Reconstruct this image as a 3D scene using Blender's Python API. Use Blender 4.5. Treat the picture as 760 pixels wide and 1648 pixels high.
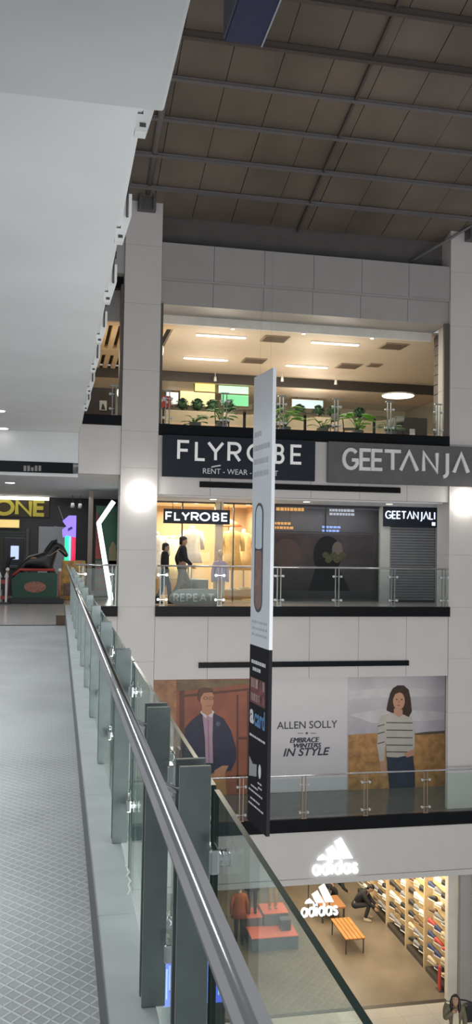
import bpy, bmesh, math, random
from mathutils import Vector, Matrix
random.seed(7)
PI = math.pi
S = bpy.context.scene
COL = S.collection
for o in list(bpy.data.objects): bpy.data.objects.remove(o)

# ------------------------------------------------------------------ camera
FPX, PCX, PCY = 1400.0, 380.0, 824.0
EYE = Vector((0, 0, 1.5))
_ey = Vector((94.0 - PCX, -(876.0 - PCY), -FPX)).normalized()
_r = 0.0165
_ez = Vector((_r, 1.0, (_r * _ey.x + _ey.y) / (-_ey.z))).normalized()
_ex = _ey.cross(_ez)
W2C = Matrix(((_ex.x, _ey.x, _ez.x), (_ex.y, _ey.y, _ez.y), (_ex.z, _ey.z, _ez.z)))
C2W = W2C.transposed()
cam = bpy.data.cameras.new('camera'); camo = bpy.data.objects.new('camera', cam); COL.objects.link(camo)
camo.matrix_world = Matrix.Translation(EYE) @ C2W.to_4x4()
cam.sensor_fit = 'VERTICAL'; cam.sensor_height = 36.0; cam.lens = FPX / 1648.0 * 36.0
cam.clip_start = 0.05; cam.clip_end = 200
S.camera = camo

def onY(px, py, Y):
    d = C2W @ Vector((px - PCX, -(py - PCY), -FPX)); return EYE + d * (Y / d.y)
def onZ(px, py, Z):
    d = C2W @ Vector((px - PCX, -(py - PCY), -FPX)); return EYE + d * ((Z - 1.5) / d.z)

# ------------------------------------------------------------------ light / view
S.view_settings.view_transform = 'Standard'; S.view_settings.look = 'None'
S.view_settings.exposure = 0.0; S.view_settings.gamma = 1.0; S.view_settings.use_curve_mapping = False
w = bpy.data.worlds.new('world'); S.world = w; w.use_nodes = True
wb = w.node_tree.nodes['Background']; wb.inputs[0].default_value = (0.93, 0.96, 1.0, 1); wb.inputs[1].default_value = 0.37

def area(name, loc, size, power, color=(1, 1, 1), rot=(0, 0, 0), size_y=None, spread=PI):
    l = bpy.data.lights.new(name, 'AREA'); l.energy = power; l.color = color; l.size = size
    if size_y: l.shape = 'RECTANGLE'; l.size_y = size_y
    l.spread = spread
    o = bpy.data.objects.new(name, l); COL.objects.link(o); o.location = loc; o.rotation_euler = rot
    return o
WARM = (1.0, 0.80, 0.55); SOFTW = (1.0, 0.90, 0.75); COOL = (0.93, 0.97, 1.0)
area('food_court_light', (6, 25.5, 7.35), 7, 170, SOFTW, size_y=5.5)
area('food_court_light', (0.3, 26, 7.0), 2, 45, WARM, size_y=4)
area('robe_shop_light', (4.1, 25.2, 2.62), 2.6, 300, (1.0, 0.88, 0.68), size_y=2.4)
area('robe_shop_front_light', (4.0, 22.6, 2.7), 3.2, 16, SOFTW, size_y=0.9)
area('jewel_shop_front_light', (8.0, 22.6, 2.7), 3.2, 16, COOL, size_y=0.9)
area('arcade_light', (-0.6, 26.5, 2.9), 3.0, 40, COOL, size_y=4)
area('sports_shop_light', (7.6, 25.6, -6.75), 4.6, 340, (1.0, 0.84, 0.60), size_y=7.0)
area('jewel_window_fill', (7.5, 23.95, 2.68), 2.9, 14, (1.0, .93, .88), size_y=0.4)  # unseen lamp added to brighten the dark window
area('corridor_light', (6.5, 22.2, -1.85), 7.5, 30, SOFTW, size_y=1.2)
area('atrium_lower_fill', (4.5, 2.5, -4.0), 9, 760, (1.0, 0.95, 0.90), rot=(math.radians(82), 0, 0), size_y=3.5)  # unseen fill for near-side shops, added to brighten the lower facade
area('atrium_facade_fill', (5.0, 2.5, 0.2), 8, 290, COOL, rot=(math.radians(88), 0, math.radians(-4)), size_y=2.0)  # second unseen fill, added at bridge level to light the facade
area('handrail_glint_strip', (-0.7, 2.2, 3.88), 0.12, 28, COOL, size_y=3.4)  # unseen strip added to draw a highlight along the near handrail
area('bridge_light', (-1.3, 11.5, 4.12), 0.3, 260, COOL, size_y=15)

# ------------------------------------------------------------------ materials
_M = {}
def mat(name, col, rough=0.6, metal=0.0, emit=None, es=0.0, var=0.06, vscale=3.0, bump=0.0, bscale=40, spec=None, coat=0):
    if name in _M: return _M[name]
    m = bpy.data.materials.new(name); m.use_nodes = True; nt = m.node_tree; N = nt.nodes; L = nt.links
    b = N['Principled BSDF']
    b.inputs['Roughness'].default_value = rough; b.inputs['Metallic'].default_value = metal
    if spec is not None: b.inputs['Specular IOR Level'].default_value = spec
    if coat: b.inputs['Coat Weight'].default_value = coat
    tc = N.new('ShaderNodeTexCoord'); ns = N.new('ShaderNodeTexNoise'); ns.inputs['Scale'].default_value = vscale; ns.inputs['Detail'].default_value = 4
    L.new(tc.outputs['Object'], ns.inputs['Vector'])
    rp = N.new('ShaderNodeValToRGB'); rp.color_ramp.elements[0].position = 0.3; rp.color_ramp.elements[1].position = 0.7
    rp.color_ramp.elements[0].color = (*[max(0, c * (1 - var)) for c in col], 1)
    rp.color_ramp.elements[1].color = (*[min(1, c * (1 + var)) for c in col], 1)
    L.new(ns.outputs['Fac'], rp.inputs['Fac']); L.new(rp.outputs['Color'], b.inputs['Base Color'])
    if bump:
        n2 = N.new('ShaderNodeTexNoise'); n2.inputs['Scale'].default_value = bscale; L.new(tc.outputs['Object'], n2.inputs['Vector'])
        bp = N.new('ShaderNodeBump'); bp.inputs['Strength'].default_value = bump; bp.inputs['Distance'].default_value = 0.01
        L.new(n2.outputs['Fac'], bp.inputs['Height']); L.new(bp.outputs['Normal'], b.inputs['Normal'])
    if emit:
        b.inputs['Emission Color'].default_value = (*emit, 1); b.inputs['Emission Strength'].default_value = es
    _M[name] = m; return m

def glass(name, tint=(0.86, 0.93, 0.90), refl=0.08):
    if name in _M: return _M[name]
    m = bpy.data.materials.new(name); m.use_nodes = True; nt = m.node_tree; N = nt.nodes; L = nt.links
    N.remove(N['Principled BSDF']); out = N['Material Output']
    t = N.new('ShaderNodeBsdfTransparent'); t.inputs[0].default_value = (*tint, 1)
    g = N.new('ShaderNodeBsdfGlossy'); g.inputs['Roughness'].default_value = 0.02; g.inputs[0].default_value = (0.9, 0.95, 0.93, 1)
    fr = N.new('ShaderNodeFresnel'); fr.inputs[0].default_value = 1.42
    ml = N.new('ShaderNodeMath'); ml.operation = 'MULTIPLY'; ml.inputs[1].default_value = refl / 0.18; ml.use_clamp = True
    L.new(fr.outputs[0], ml.inputs[0])
    mx = N.new('ShaderNodeMixShader'); L.new(ml.outputs[0], mx.inputs[0]); L.new(t.outputs[0], mx.inputs[1]); L.new(g.outputs[0], mx.inputs[2])
    L.new(mx.outputs[0], out.inputs['Surface'])
    _M[name] = m; return m

def tread_mat():
    m = bpy.data.materials.new('tread_plate'); m.use_nodes = True; nt = m.node_tree; N = nt.nodes; L = nt.links
    b = N['Principled BSDF']; tc = N.new('ShaderNodeTexCoord'); sp = N.new('ShaderNodeSeparateXYZ'); L.new(tc.outputs['Object'], sp.inputs[0])
    def mth(op, a, c=None, clamp=False):
        n = N.new('ShaderNodeMath'); n.operation = op; n.use_clamp = clamp
        for i, v in enumerate((a, c)):
            if v is None: continue
            if isinstance(v, (int, float)): n.inputs[i].default_value = v
            else: L.new(v, n.inputs[i])
        return n.outputs[0]
    def tri(v, p):
        return mth('ABSOLUTE', mth('SUBTRACT', mth('FRACT', mth('MULTIPLY', v, 1 / p)), 0.5))
    s = mth('ADD', tri(sp.outputs['X'], 0.062), tri(sp.outputs['Y'], 0.07))       # 0..1, 0.5 = the ridge lines
    d = mth('ABSOLUTE', mth('SUBTRACT', s, 0.5))
    ridge = mth('SUBTRACT', 1.0, mth('MULTIPLY', d, 7.0), True)
    ns = N.new('ShaderNodeTexNoise'); ns.inputs['Scale'].default_value = 1.3; ns.inputs['Detail'].default_value = 5; L.new(tc.outputs['Object'], ns.inputs['Vector'])
    rp = N.new('ShaderNodeValToRGB'); L.new(ns.outputs['Fac'], rp.inputs[0])
    rp.color_ramp.elements[0].position = 0.3; rp.color_ramp.elements[1].position = 0.7
    rp.color_ramp.elements[0].color = (0.25, 0.262, 0.268, 1); rp.color_ramp.elements[1].color = (0.40, 0.415, 0.415, 1)
    mx = N.new('ShaderNodeMix'); mx.data_type = 'RGBA'; L.new(ridge, mx.inputs[0]); L.new(rp.outputs[0], mx.inputs[6]); mx.inputs[7].default_value = (0.47, 0.49, 0.49, 1)
    L.new(mx.outputs[2], b.inputs['Base Color']); b.inputs['Metallic'].default_value = 0.35; b.inputs['Roughness'].default_value = 0.42
    bp = N.new('ShaderNodeBump'); bp.inputs['Strength'].default_value = 0.3; bp.inputs['Distance'].default_value = 0.003; L.new(ridge, bp.inputs['Height']); L.new(bp.outputs['Normal'], b.inputs['Normal'])
    return m

def tile_mat(name, c1, c2, size=0.6, rough=0.2, grout=(0.3, 0.3, 0.3)):
    m = bpy.data.materials.new(name); m.use_nodes = True; nt = m.node_tree; N = nt.nodes; L = nt.links
    b = N['Principled BSDF']; tc = N.new('ShaderNodeTexCoord')
    br = N.new('ShaderNodeTexBrick'); br.offset = 0; br.inputs['Scale'].default_value = 1.0; br.inputs['Brick Width'].default_value = size; br.inputs['Row Height'].default_value = size
    br.inputs['Mortar Size'].default_value = 0.004; br.inputs['Color1'].default_value = (*c1, 1); br.inputs['Color2'].default_value = (*c2, 1); br.inputs['Mortar'].default_value = (*grout, 1)
    L.new(tc.outputs['Object'], br.inputs['Vector']); L.new(br.outputs['Color'], b.inputs['Base Color']); b.inputs['Roughness'].default_value = rough
    return m

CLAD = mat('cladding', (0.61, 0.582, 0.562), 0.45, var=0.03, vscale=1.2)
CLADG = mat('dim_grey_cladding', (0.37, 0.355, 0.345), 0.5, var=0.05, vscale=1.2)  # cladding darkened for the weaker light high up; doubles as a grey strip
PLASTER = mat('white_plaster', (0.70, 0.715, 0.72), 0.7, var=0.05, vscale=0.8, bump=0.08, bscale=3)
SOFFIT = mat('soffit_paint', (0.72, 0.735, 0.745), 0.75, var=0.05, vscale=0.7)
BLACK = mat('black_granite', (0.010, 0.011, 0.013), 0.35, spec=0.08)
DARK = mat('dark_wall', (0.035, 0.034, 0.038), 0.5)
ROOFP = mat('roof_panel', (0.145, 0.116, 0.094), 0.42, var=0.30, vscale=0.45)
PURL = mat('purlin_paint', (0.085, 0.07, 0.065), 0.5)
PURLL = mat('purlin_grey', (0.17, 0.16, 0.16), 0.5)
GABLE = mat('gable_panel', (0.105, 0.097, 0.092), 0.6, var=0.1)
STEEL = mat('brushed_steel', (0.66, 0.66, 0.67), 0.13, 1.0, var=0.06, vscale=6)
STEELD = mat('dull_steel', (0.30, 0.335, 0.33), 0.36, 0.75, var=0.12, vscale=9)
CHROME = mat('chrome', (0.8, 0.8, 0.8), 0.12, 1.0)
STONE = mat('kerb_stone', (0.50, 0.53, 0.535), 0.35, var=0.08, vscale=5)
GLS = glass('clear_glass', (0.90, 0.94, 0.925)); GLSF = glass('rail_glass', (0.90, 0.94, 0.93), 0.05); SHOPG = glass('shop_glass', (0.93, 0.94, 0.95), 0.05); DGLS = glass('dark_shop_glass', (0.78, 0.79, 0.81), 0.08)
GEDGE = mat('glass_edge', (0.03, 0.06, 0.05), 0.2)
WHITE = mat('white_paint', (0.78, 0.78, 0.77), 0.5)
LETW = mat('white_letter', (0.85, 0.85, 0.84), 0.4, emit=(1, 1, 1), es=0.12)
LETG = mat('pale_letter', (0.74, 0.74, 0.73), 0.35)
SIGNB = mat('sign_black', (0.022, 0.027, 0.038), 0.5, spec=0.15)
SIGNG = mat('sign_grey', (0.115, 0.11, 0.112), 0.45, var=0.1)
def em(name, c, s): return mat(name, tuple(min(1, x) for x in c), 0.5, emit=c, es=s, var=0.0)
LAMPW = em('lamp_white', (1, 0.97, 0.9), 6); LAMPWW = em('lamp_warm', (1, 0.88, 0.66), 3.0); NEON = em('neon_white', (0.82, 1.0, 0.95), 2.6)
LITW = em('lit_letter', (0.96, 0.98, 1.0), 1.0); LITB = em('lit_letter_blueish', (0.75, 0.82, 1.0), 1.1)

# ------------------------------------------------------------------ builders
class MB:
    def __init__(s, M=None): s.bm = bmesh.new(); s.M = M; s.mi = 0
    def v(s, p):
        p = Vector(p)
        return s.bm.verts.new(s.M @ p if s.M else p)
    def f(s, vs):
        try:
            fc = s.bm.faces.new(vs); fc.material_index = s.mi; return fc
        except ValueError: return None
    def box(s, x0, x1, y0, y1, z0, z1, bev=0.0, seg=2):
        if x0 > x1: x0, x1 = x1, x0
        if y0 > y1: y0, y1 = y1, y0
        if z0 > z1: z0, z1 = z1, z0
        v = [s.v((x, y, z)) for z in (z0, z1) for y in (y0, y1) for x in (x0, x1)]
        fs = [s.f([v[i] for i in q]) for q in ((0, 2, 3, 1), (4, 5, 7, 6), (0, 1, 5, 4), (2, 6, 7, 3), (0, 4, 6, 2), (1, 3, 7, 5))]
        if bev:
            es = list({e for fc in fs for e in fc.edges})
            bmesh.ops.bevel(s.bm, geom=es, offset=bev, segments=seg, affect='EDGES', profile=0.5)
        return s
    def obox(s, c, ax, ay, az):                       # oriented box: centre and three half axes
        c = Vector(c); ax, ay, az = Vector(ax), Vector(ay), Vector(az)
        v = [s.v(c + ax * i + ay * j + az * k) for k in (-1, 1) for j in (-1, 1) for i in (-1, 1)]
        for q in ((0, 2, 3, 1), (4, 5, 7, 6), (0, 1, 5, 4), (2, 6, 7, 3), (0, 4, 6, 2), (1, 3, 7, 5)): s.f([v[i] for i in q])
        return s
    def bar(s, a, b, wx, wy, up=(0, 0, 1)):
        a, b = Vector(a), Vector(b); d = (b - a); n = d.normalized(); u = Vector(up)
        sx = n.cross(u)
        if sx.length < 1e-4: sx = n.cross(Vector((1, 0, 0)))
        sx.normalize(); sy = n.cross(sx).normalized()
        return s.obox((a + b) / 2, sx * wx / 2, sy * wy / 2, d / 2)
    def tube(s, pts, r, seg=12, cap=True):
        pts = [Vector(p) for p in pts]; rs = r if isinstance(r, (list, tuple)) else [r] * len(pts); rings = []
        prev = None
        for i, p in enumerate(pts):
            t = (pts[min(i + 1, len(pts) - 1)] - pts[max(i - 1, 0)]).normalized()
            if prev is None:
                a = t.cross(Vector((0, 0, 1)))
                if a.length < 1e-3: a = t.cross(Vector((1, 0, 0)))
            else: a = prev - t * prev.dot(t)
            a.normalize(); prev = a; b = t.cross(a)
            rings.append([s.v(p + (a * math.cos(2 * PI * k / seg) + b * math.sin(2 * PI * k / seg)) * rs[i]) for k in range(seg)])
        for A, B in zip(rings, rings[1:]):
            for k in range(seg):
                fc = s.f([A[k], A[(k + 1) % seg], B[(k + 1) % seg], B[k]])
                if fc: fc.smooth = True
        if cap: s.f(rings[0][::-1]); s.f(rings[-1])
        return s
    def loft(s, secs, seg=20, cap=True, fold=0.0, nf=7):   # secs: (cx,cy,z,rx,ry)
        rings = []
        for (cx, cy, z, rx, ry) in secs:
            rings.append([s.v((cx + rx * math.cos(2 * PI * k / seg) * (1 + fold * math.sin(nf * 2 * PI * k / seg)), cy + ry * math.sin(2 * PI * k / seg) * (1 + fold * math.sin(nf * 2 * PI * k / seg)), z)) for k in range(seg)])
        for A, B in zip(rings, rings[1:]):
            for k in range(seg):
                fc = s.f([A[k], A[(k + 1) % seg], B[(k + 1) % seg], B[k]])
                if fc: fc.smooth = True
        if cap: s.f(rings[0][::-1]); s.f(rings[-1])
        return s
    def ell(s, c, r, sub=2, noise=0.0):
        c = Vector(c); r = r if isinstance(r, (tuple, list)) else (r, r, r)
        g = bmesh.ops.create_icosphere(s.bm, subdivisions=sub, radius=1.0)
        for v in g['verts']:
            k = 1 + random.uniform(-noise, noise)
            q = Vector((v.co.x * r[0] * k, v.co.y * r[1] * k, v.co.z * r[2] * k)) + c
            v.co = s.M @ q if s.M else q
        for fc in {f for v in g['verts'] for f in v.link_faces}: fc.smooth = True; fc.material_index = s.mi
        return s
    def prism(s, pts, y0, y1):                        # polygon in x,z extruded along y
        A = [s.v((p[0], y0, p[1])) for p in pts]; B = [s.v((p[0], y1, p[1])) for p in pts]; n = len(pts)
        s.f(A); s.f(B[::-1])
        for i in range(n): s.f([A[i], B[i], B[(i + 1) % n], A[(i + 1) % n]])
        return s
    def stroke(s, pts, wd, y0, y1, closed=False):
        P = [Vector((p[0], p[1])) for p in pts]
        Q = [P[0]]
        for p in P[1:]:
            if (p - Q[-1]).length > 1e-5: Q.append(p)
        if len(Q) > 2 and (Q[0] - Q[-1]).length < 1e-4: Q.pop(); closed = True
        n = len(Q); Lf = []; Rt = []
        for i in range(n):                                  # mitred joints
            a = Q[i - 1] if (i > 0 or closed) else None; b = Q[(i + 1) % n] if (i < n - 1 or closed) else None
            d1 = (Q[i] - a).normalized() if a is not None else (b - Q[i]).normalized()
            d2 = (b - Q[i]).normalized() if b is not None else d1
            n1 = Vector((-d1.y, d1.x)); n2 = Vector((-d2.y, d2.x)); mt = n1 + n2
            mt = mt.normalized() if mt.length > 1e-3 else n1
            k = min(1.6, 1 / max(.2, mt.dot(n1)))
            Lf.append(Q[i] + mt * wd / 2 * k); Rt.append(Q[i] - mt * wd / 2 * k)
        ring = [[s.v((p.x, y, p.y)) for p in (Lf[i], Rt[i]) for y in (y0, y1)] for i in range(n)]
        for i in range(n if closed else n - 1):
            A, B = ring[i], ring[(i + 1) % n]
            s.f([A[0], B[0], B[2], A[2]]); s.f([A[1], A[3], B[3], B[1]]); s.f([A[0], A[1], B[1], B[0]]); s.f([A[2], B[2], B[3], A[3]])
        if not closed: s.f([ring[0][q] for q in (0, 2, 3, 1)]); s.f([ring[-1][q] for q in (0, 1, 3, 2)])
        return s
    def leaf(s, base, d, ln, wd, droop=0.3):
        base = Vector(base); d = Vector(d).normalized(); sd = d.cross(Vector((0, 0, 1)))
        if sd.length < 1e-3: sd = Vector((1, 0, 0))
        sd.normalize(); up = sd.cross(d)
        pts = []
        for t, k in ((0, 0.1), (0.35, 1), (0.7, 0.8), (1, 0.05)):
            c = base + d * ln * t - Vector((0, 0, 1)) * droop * ln * t * t
            pts.append((s.v(c - sd * wd * k / 2), s.v(c + up * wd * 0.12), s.v(c + sd * wd * k / 2)))
        for A, B in zip(pts, pts[1:]):
            s.f([A[0], A[1], B[1], B[0]]); s.f([A[1], A[2], B[2], B[1]])
        return s
    def build(s, name, m, parent=None, fix=True):
        if fix: bmesh.ops.recalc_face_normals(s.bm, faces=s.bm.faces)
        me = bpy.data.meshes.new(name); s.bm.to_mesh(me); s.bm.free()
        o = bpy.data.objects.new(name, me); COL.objects.link(o)
        for mm in (m if isinstance(m, (list, tuple)) else [m]): me.materials.append(mm)
        if parent is None:
            co = [v.co for v in me.vertices]
            org = Vector(((min(c.x for c in co) + max(c.x for c in co)) / 2, (min(c.y for c in co) + max(c.y for c in co)) / 2, min(c.z for c in co)))
        else:
            org = Vector(parent['_org']); o.parent = parent
        me.transform(Matrix.Translation(-org)); me.update()
        if parent is None: o.location = org
        o['_org'] = tuple(org)
        return o

def tag(o, label, cat, group=None):
    o['label'] = label; o['category'] = cat
    if group: o['group'] = group
    return o
def thing(name, label, cat, loc, group=None):
    o = bpy.data.objects.new(name, None); COL.objects.link(o); o.empty_display_size = 0.1; o.location = loc; o['_org'] = tuple(loc)
    return tag(o, label, cat, group)
def struct(name, mb, m):
    o = mb.build(name, m); o['kind'] = 'structure'; return o
def dup(root, loc, label, group=None, rotz=None, scale=None):
    def cp(o, par):
        c = o.copy(); COL.objects.link(c)
        if par is not None: c.parent = par
        for ch in KIDS.get(o.name, list(o.children)): cp(ch, c)
        return c
    r = cp(root, None); r.location = loc; r['label'] = label
    if group: r['group'] = group
    if rotz is not None: r.rotation_euler.z = rotz
    if scale is not None: r.scale = scale
    return r
KIDS = {}
def light_in(parent, name, loc, power, color, size=0.3, kind='POINT'):
    l = bpy.data.lights.new(name, kind); l.energy = power; l.color = color
    if kind == 'POINT': l.shadow_soft_size = size
    o = bpy.data.objects.new(name, l); COL.objects.link(o)
    o.parent = parent; o.location = Vector(loc) - Vector(parent['_org']); return o

def arc(cx, cz, rx, rz, a0, a1, n=14):
    return [(cx + rx * math.cos(math.radians(a0 + (a1 - a0) * i / n)), cz + rz * math.sin(math.radians(a0 + (a1 - a0) * i / n))) for i in range(n + 1)]
GL = {  # glyph: advance width, strokes (unit height)
 'F': (.52, [[(0, 0), (0, 1), (.5, 1)], [(0, .5), (.44, .5)]]),
 'L': (.50, [[(0, 1), (0, 0), (.48, 0)]]),
 'Y': (.74, [[(0, 1), (.37, .48), (.74, 1)], [(.37, .48), (.37, 0)]]),
 'R': (.58, [[(0, 0), (0, 1), (.3, 1)] + arc(.3, .73, .27, .27, 90, -90) + [(0, .46)], [(.27, .46), (.56, 0)]]),
 'O': (.92, [arc(.46, .5, .46, .5, 0, 360, 28)]),
 'B': (.58, [[(0, 0), (0, 1), (.28, 1)] + arc(.28, .76, .24, .24, 90, -90) + [(0, .52)], [(.28, .52)] + arc(.28, .26, .28, .26, 90, -90) + [(0, 0)]]),
 'E': (.52, [[(.5, 1), (0, 1), (0, 0), (.5, 0)], [(0, .5), (.45, .5)]]),
 'G': (.86, [arc(.46, .5, .44, .5, 42, 335, 24) + [(.84, .45), (.52, .45)]]),
 'T': (.68, [[(0, 1), (.68, 1)], [(.34, 1), (.34, 0)]]),
 'A': (.80, [[(0, 0), (.4, 1), (.8, 0)]]),
 '4': (.80, [[(0, 0), (.4, 1), (.8, 0)], [(.15, .34), (.65, .34)]]),
 'N': (.74, [[(0, 0), (0, 1), (.72, 0), (.72, 1)]]),
 'J': (.42, [[(.36, 1), (.36, -.02)] + arc(.12, -.02, .24, .26, 0, -80, 8)]),
 'I': (.10, [[(.05, 0), (.05, 1)]]),
 'P': (.56, [[(0, 0), (0, 1), (.28, 1)] + arc(.28, .73, .26, .27, 90, -90) + [(0, .46)]]),
 'a': (.78, [arc(.36, .34, .34, .34, 0, 360, 24), [(.70, .68), (.70, 0)]]),
 'd': (.78, [arc(.36, .34, .34, .34, 0, 360, 24), [(.70, 1.0), (.70, 0)]]),
 'i': (.16, [[(.06, .68), (.06, 0)], [(.06, 1.0), (.06, .86)]]),
 's': (.60, [[(.5, .56), (.40, .66), (.16, .66), (.06, .54), (.12, .40), (.44, .30), (.52, .16), (.42, .02), (.16, .02), (.04, .12)]]),
 ' ': (.35, []),
}
def words(mb, txt, x0, z0, width, height, y0, y1, stroke, gap=0.28):
    adv = sum(GL[c][0] for c in txt) + gap * (len(txt) - 1); kx = width / adv; x = x0
    for c in txt:
        wd, st = GL[c]
        for k_, p in enumerate(st): mb.stroke([(x + a * kx, z0 + b * height) for a, b in p], stroke, y0 - .0008 * k_, y1)
        x += (wd + gap) * kx
    return mb
def letters_px(mb, spec, zz, height, Y, y1, stroke, py):       # letters at the spacing read off the photo
    for ch, xa, xb in spec:
        qa, qb = onY(xa, py, Y), onY(xb, py, Y); words(mb, ch, qa.x + stroke * .3, zz, max(qb.x - qa.x - stroke * .6, .03), height, Y, y1, stroke, 0)
    return mb
def font_text(mb, txt, xc, z0, height, y, depth=0.01, width=None, shear=0.0, bold=0.0, mat_index=None):
    cu = bpy.data.curves.new('text', 'FONT'); cu.body = txt; cu.align_x = 'CENTER'; cu.shear = shear; cu.offset = bold; cu.extrude = 0.5
    o = bpy.data.objects.new('text', cu); COL.objects.link(o); dg = bpy.context.evaluated_depsgraph_get(); dg.update()
    me = bpy.data.meshes.new_from_object(o.evaluated_get(dg)); bpy.data.objects.remove(o)
    xs = [v.co.x for v in me.vertices]; ys = [v.co.y for v in me.vertices]
    kz = height / (max(ys) - min(ys)); kx = (width / (max(xs) - min(xs))) if width else kz
    mid = (max(xs) + min(xs)) / 2; y_min = min(ys)
    vs = [mb.v((xc + (v.co.x - mid) * kx, y - depth * (v.co.z + .5), z0 + (v.co.y - y_min) * kz)) for v in me.vertices]
    for p in me.polygons: mb.f([vs[i] for i in p.vertices])
    bpy.data.meshes.remove(me); return mb

# ================================================================== STRUCTURE
FY = 21.2                                              # facade plane
# --- bridge we stand on
struct('floor', MB().box(-2.8, 0.165, -1.2, 16.45, -0.22, 0), tread_mat())
struct('trim_1', MB().box(-2.8, 0.165, 16.45, 16.55, -0.22, 0.012), mat('threshold_steel', (0.10, 0.10, 0.10), 0.4, 0.6))
TILE = tile_mat('concourse_tile', (0.44, 0.41, 0.39), (0.47, 0.44, 0.42), 0.8, 0.18)
struct('floor', MB().box(-9, 0.165, 16.55, FY, -0.22, 0), TILE)
struct('floor', MB().box(-9, 14, FY + .02, 32, -0.2, 0), TILE)
kb = MB()
for i in range(14):
    y0 = -1.5 + i * 1.66
    kb.box(0.187, 0.335, y0, min(y0 + 1.654, FY), -0.06, 0.06, 0.004, 1)
struct('bridge_kerb', kb, STONE)
struct('trim_2', MB().box(0.165, 0.187, -1.2, FY, -0.22, 0.012), mat('kerb_gap', (0.10, 0.105, 0.11), 0.5))
struct('bridge_side', MB().box(0.187, 0.335, -1.2, FY, -0.5, -0.062).box(-2.8, 0.187, -1.2, FY, -0.5, -0.225), PLASTER)

# --- bridge above us: soffit, dropped block, ledge
sf = MB(); sf.box(-3.4, 0.42, 4.0, FY, 4.2, 4.55); struct('ceiling', sf, SOFFIT)
struct('trim_3', MB().box(0.422, 0.475, 4.9, FY, 4.34, 4.54, 0.006, 1), PLASTER)
bl = MB(); bl.box(-3.4, 0.515, -1.2, 4.72, 3.9, 4.6, 0.02, 3); struct('ceiling', bl, mat('beam_paint', (0.62, 0.64, 0.64), 0.7, var=0.06, vscale=0.9))

# --- columns
def column(x0, x1, name):
    m = MB(); zs = ([-10.02, -8.6, -7.1] if x0 < 5 else []) + [-5.6, -4.1, -2.7, -1.3, 0.03, 1.4, 2.75, 3.4, 4.3, 5.8, 7.45, 8.9, 10.02]
    for a, b in zip(zs, zs[1:]):
        m.box(x0, x1, FY, FY + (0.75 if x0 < 5 or b > -1.0 else 0.14), a, b - 0.012)
    m.box(x0 + 0.012, x1 - 0.012, FY + 0.012, FY + 0.13, zs[0], zs[-1] - 0.02); m.box(x0 + 0.012, x1 - 0.012, FY + 0.131, FY + 0.74, -1.7 if x0 > 5 else zs[0], zs[-1] - 0.02)
    m.box(x0 + 0.10, x0 + 0.108, FY - 0.002, FY + .01, -5.4, 10) ; m.box(x1 - 0.108, x1 - 0.10, FY - 0.002, FY + .01, -5.4, 10)
    return struct(name, m, CLAD)
column(1.44, 2.34, 'column'); column(10.02, 10.95, 'column')

# --- upper clad beam with ledge
JX = [2.345, 3.66, 4.96, 6.26, 7.56, 8.86, 10.015]
m = MB()
for a, b in zip(JX, JX[1:]):
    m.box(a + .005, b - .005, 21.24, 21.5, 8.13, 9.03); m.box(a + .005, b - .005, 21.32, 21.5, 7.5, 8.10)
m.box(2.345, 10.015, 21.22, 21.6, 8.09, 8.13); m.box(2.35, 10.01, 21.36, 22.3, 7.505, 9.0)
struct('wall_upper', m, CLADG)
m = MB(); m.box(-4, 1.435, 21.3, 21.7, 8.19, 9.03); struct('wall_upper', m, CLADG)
struct('trim_4', MB().box(-4, 1.435, 21.6, 21.8, 7.9, 8.19), BLACK)
struct('trim_5', MB().box(-4, 1.435, 22.5, 22.62, 7.3, 8.19), mat('bulkhead_grey', (0.33, 0.33, 0.34), 0.6))
m = MB(); m.box(2.345, 9.98, 22.3, 22.42, 7.28, 8.5); struct('trim_6', m, mat('bulkhead_white', (0.72, 0.70, 0.66), 0.6))
struct('wall_gable', MB().box(-4, 14, 21.75, 21.85, 9.03, 10.3), GABLE)
struct('wall_gable', MB().box(-4, 14, 21.5, 21.75, 9.0, 9.05), GABLE)

# --- roof: sloping panels, purlins, rafters
def rz(y): return 9.85 + 0.267 * (21.7 - y)
m = MB()
px = [-4 + 1.02 * i for i in range(20)]
ys = [21.7 - 1.12 * i for i in range(14)]
for a, b in zip(px, px[1:]):
    for ya, yb in zip(ys, ys[1:]):
        za, zb = rz(ya), rz(yb); dz = 0.015 * random.random()
        v = [m.v((a + .008, ya, za + dz)), m.v((b - .008, ya, za + dz)), m.v((b - .008, yb, zb + dz)), m.v((a + .008, yb, zb + dz)),
             m.v((a + .008, ya, za + .06)), m.v((b - .008, ya, za + .06)), m.v((b - .008, yb, zb + .06)), m.v((a + .008, yb, zb + .06))]
        for q in ((0, 1, 2, 3), (7, 6, 5, 4), (0, 4, 5, 1), (1, 5, 6, 2), (2, 6, 7, 3), (3, 7, 4, 0)): m.f([v[i] for i in q])
v = [m.v((-4, 21.72, rz(21.72) + .07)), m.v((15.5, 21.72, rz(21.72) + .07)), m.v((15.5, 7, rz(7) + .07)), m.v((-4, 7, rz(7) + .07))]; m.f(v)
struct('roof', m, ROOFP)
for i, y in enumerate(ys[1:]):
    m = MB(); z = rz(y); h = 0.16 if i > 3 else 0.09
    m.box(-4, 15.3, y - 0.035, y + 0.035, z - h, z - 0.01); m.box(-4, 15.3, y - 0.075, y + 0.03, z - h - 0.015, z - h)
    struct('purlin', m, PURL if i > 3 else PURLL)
for x in (-0.4, 5.93, 12.2):
    m = MB(); m.bar((x, 21.7, rz(21.7) - 0.05), (x, 7.2, rz(7.2) - 0.05), 0.05, 0.08); struct('rafter', m, PURL)
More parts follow.
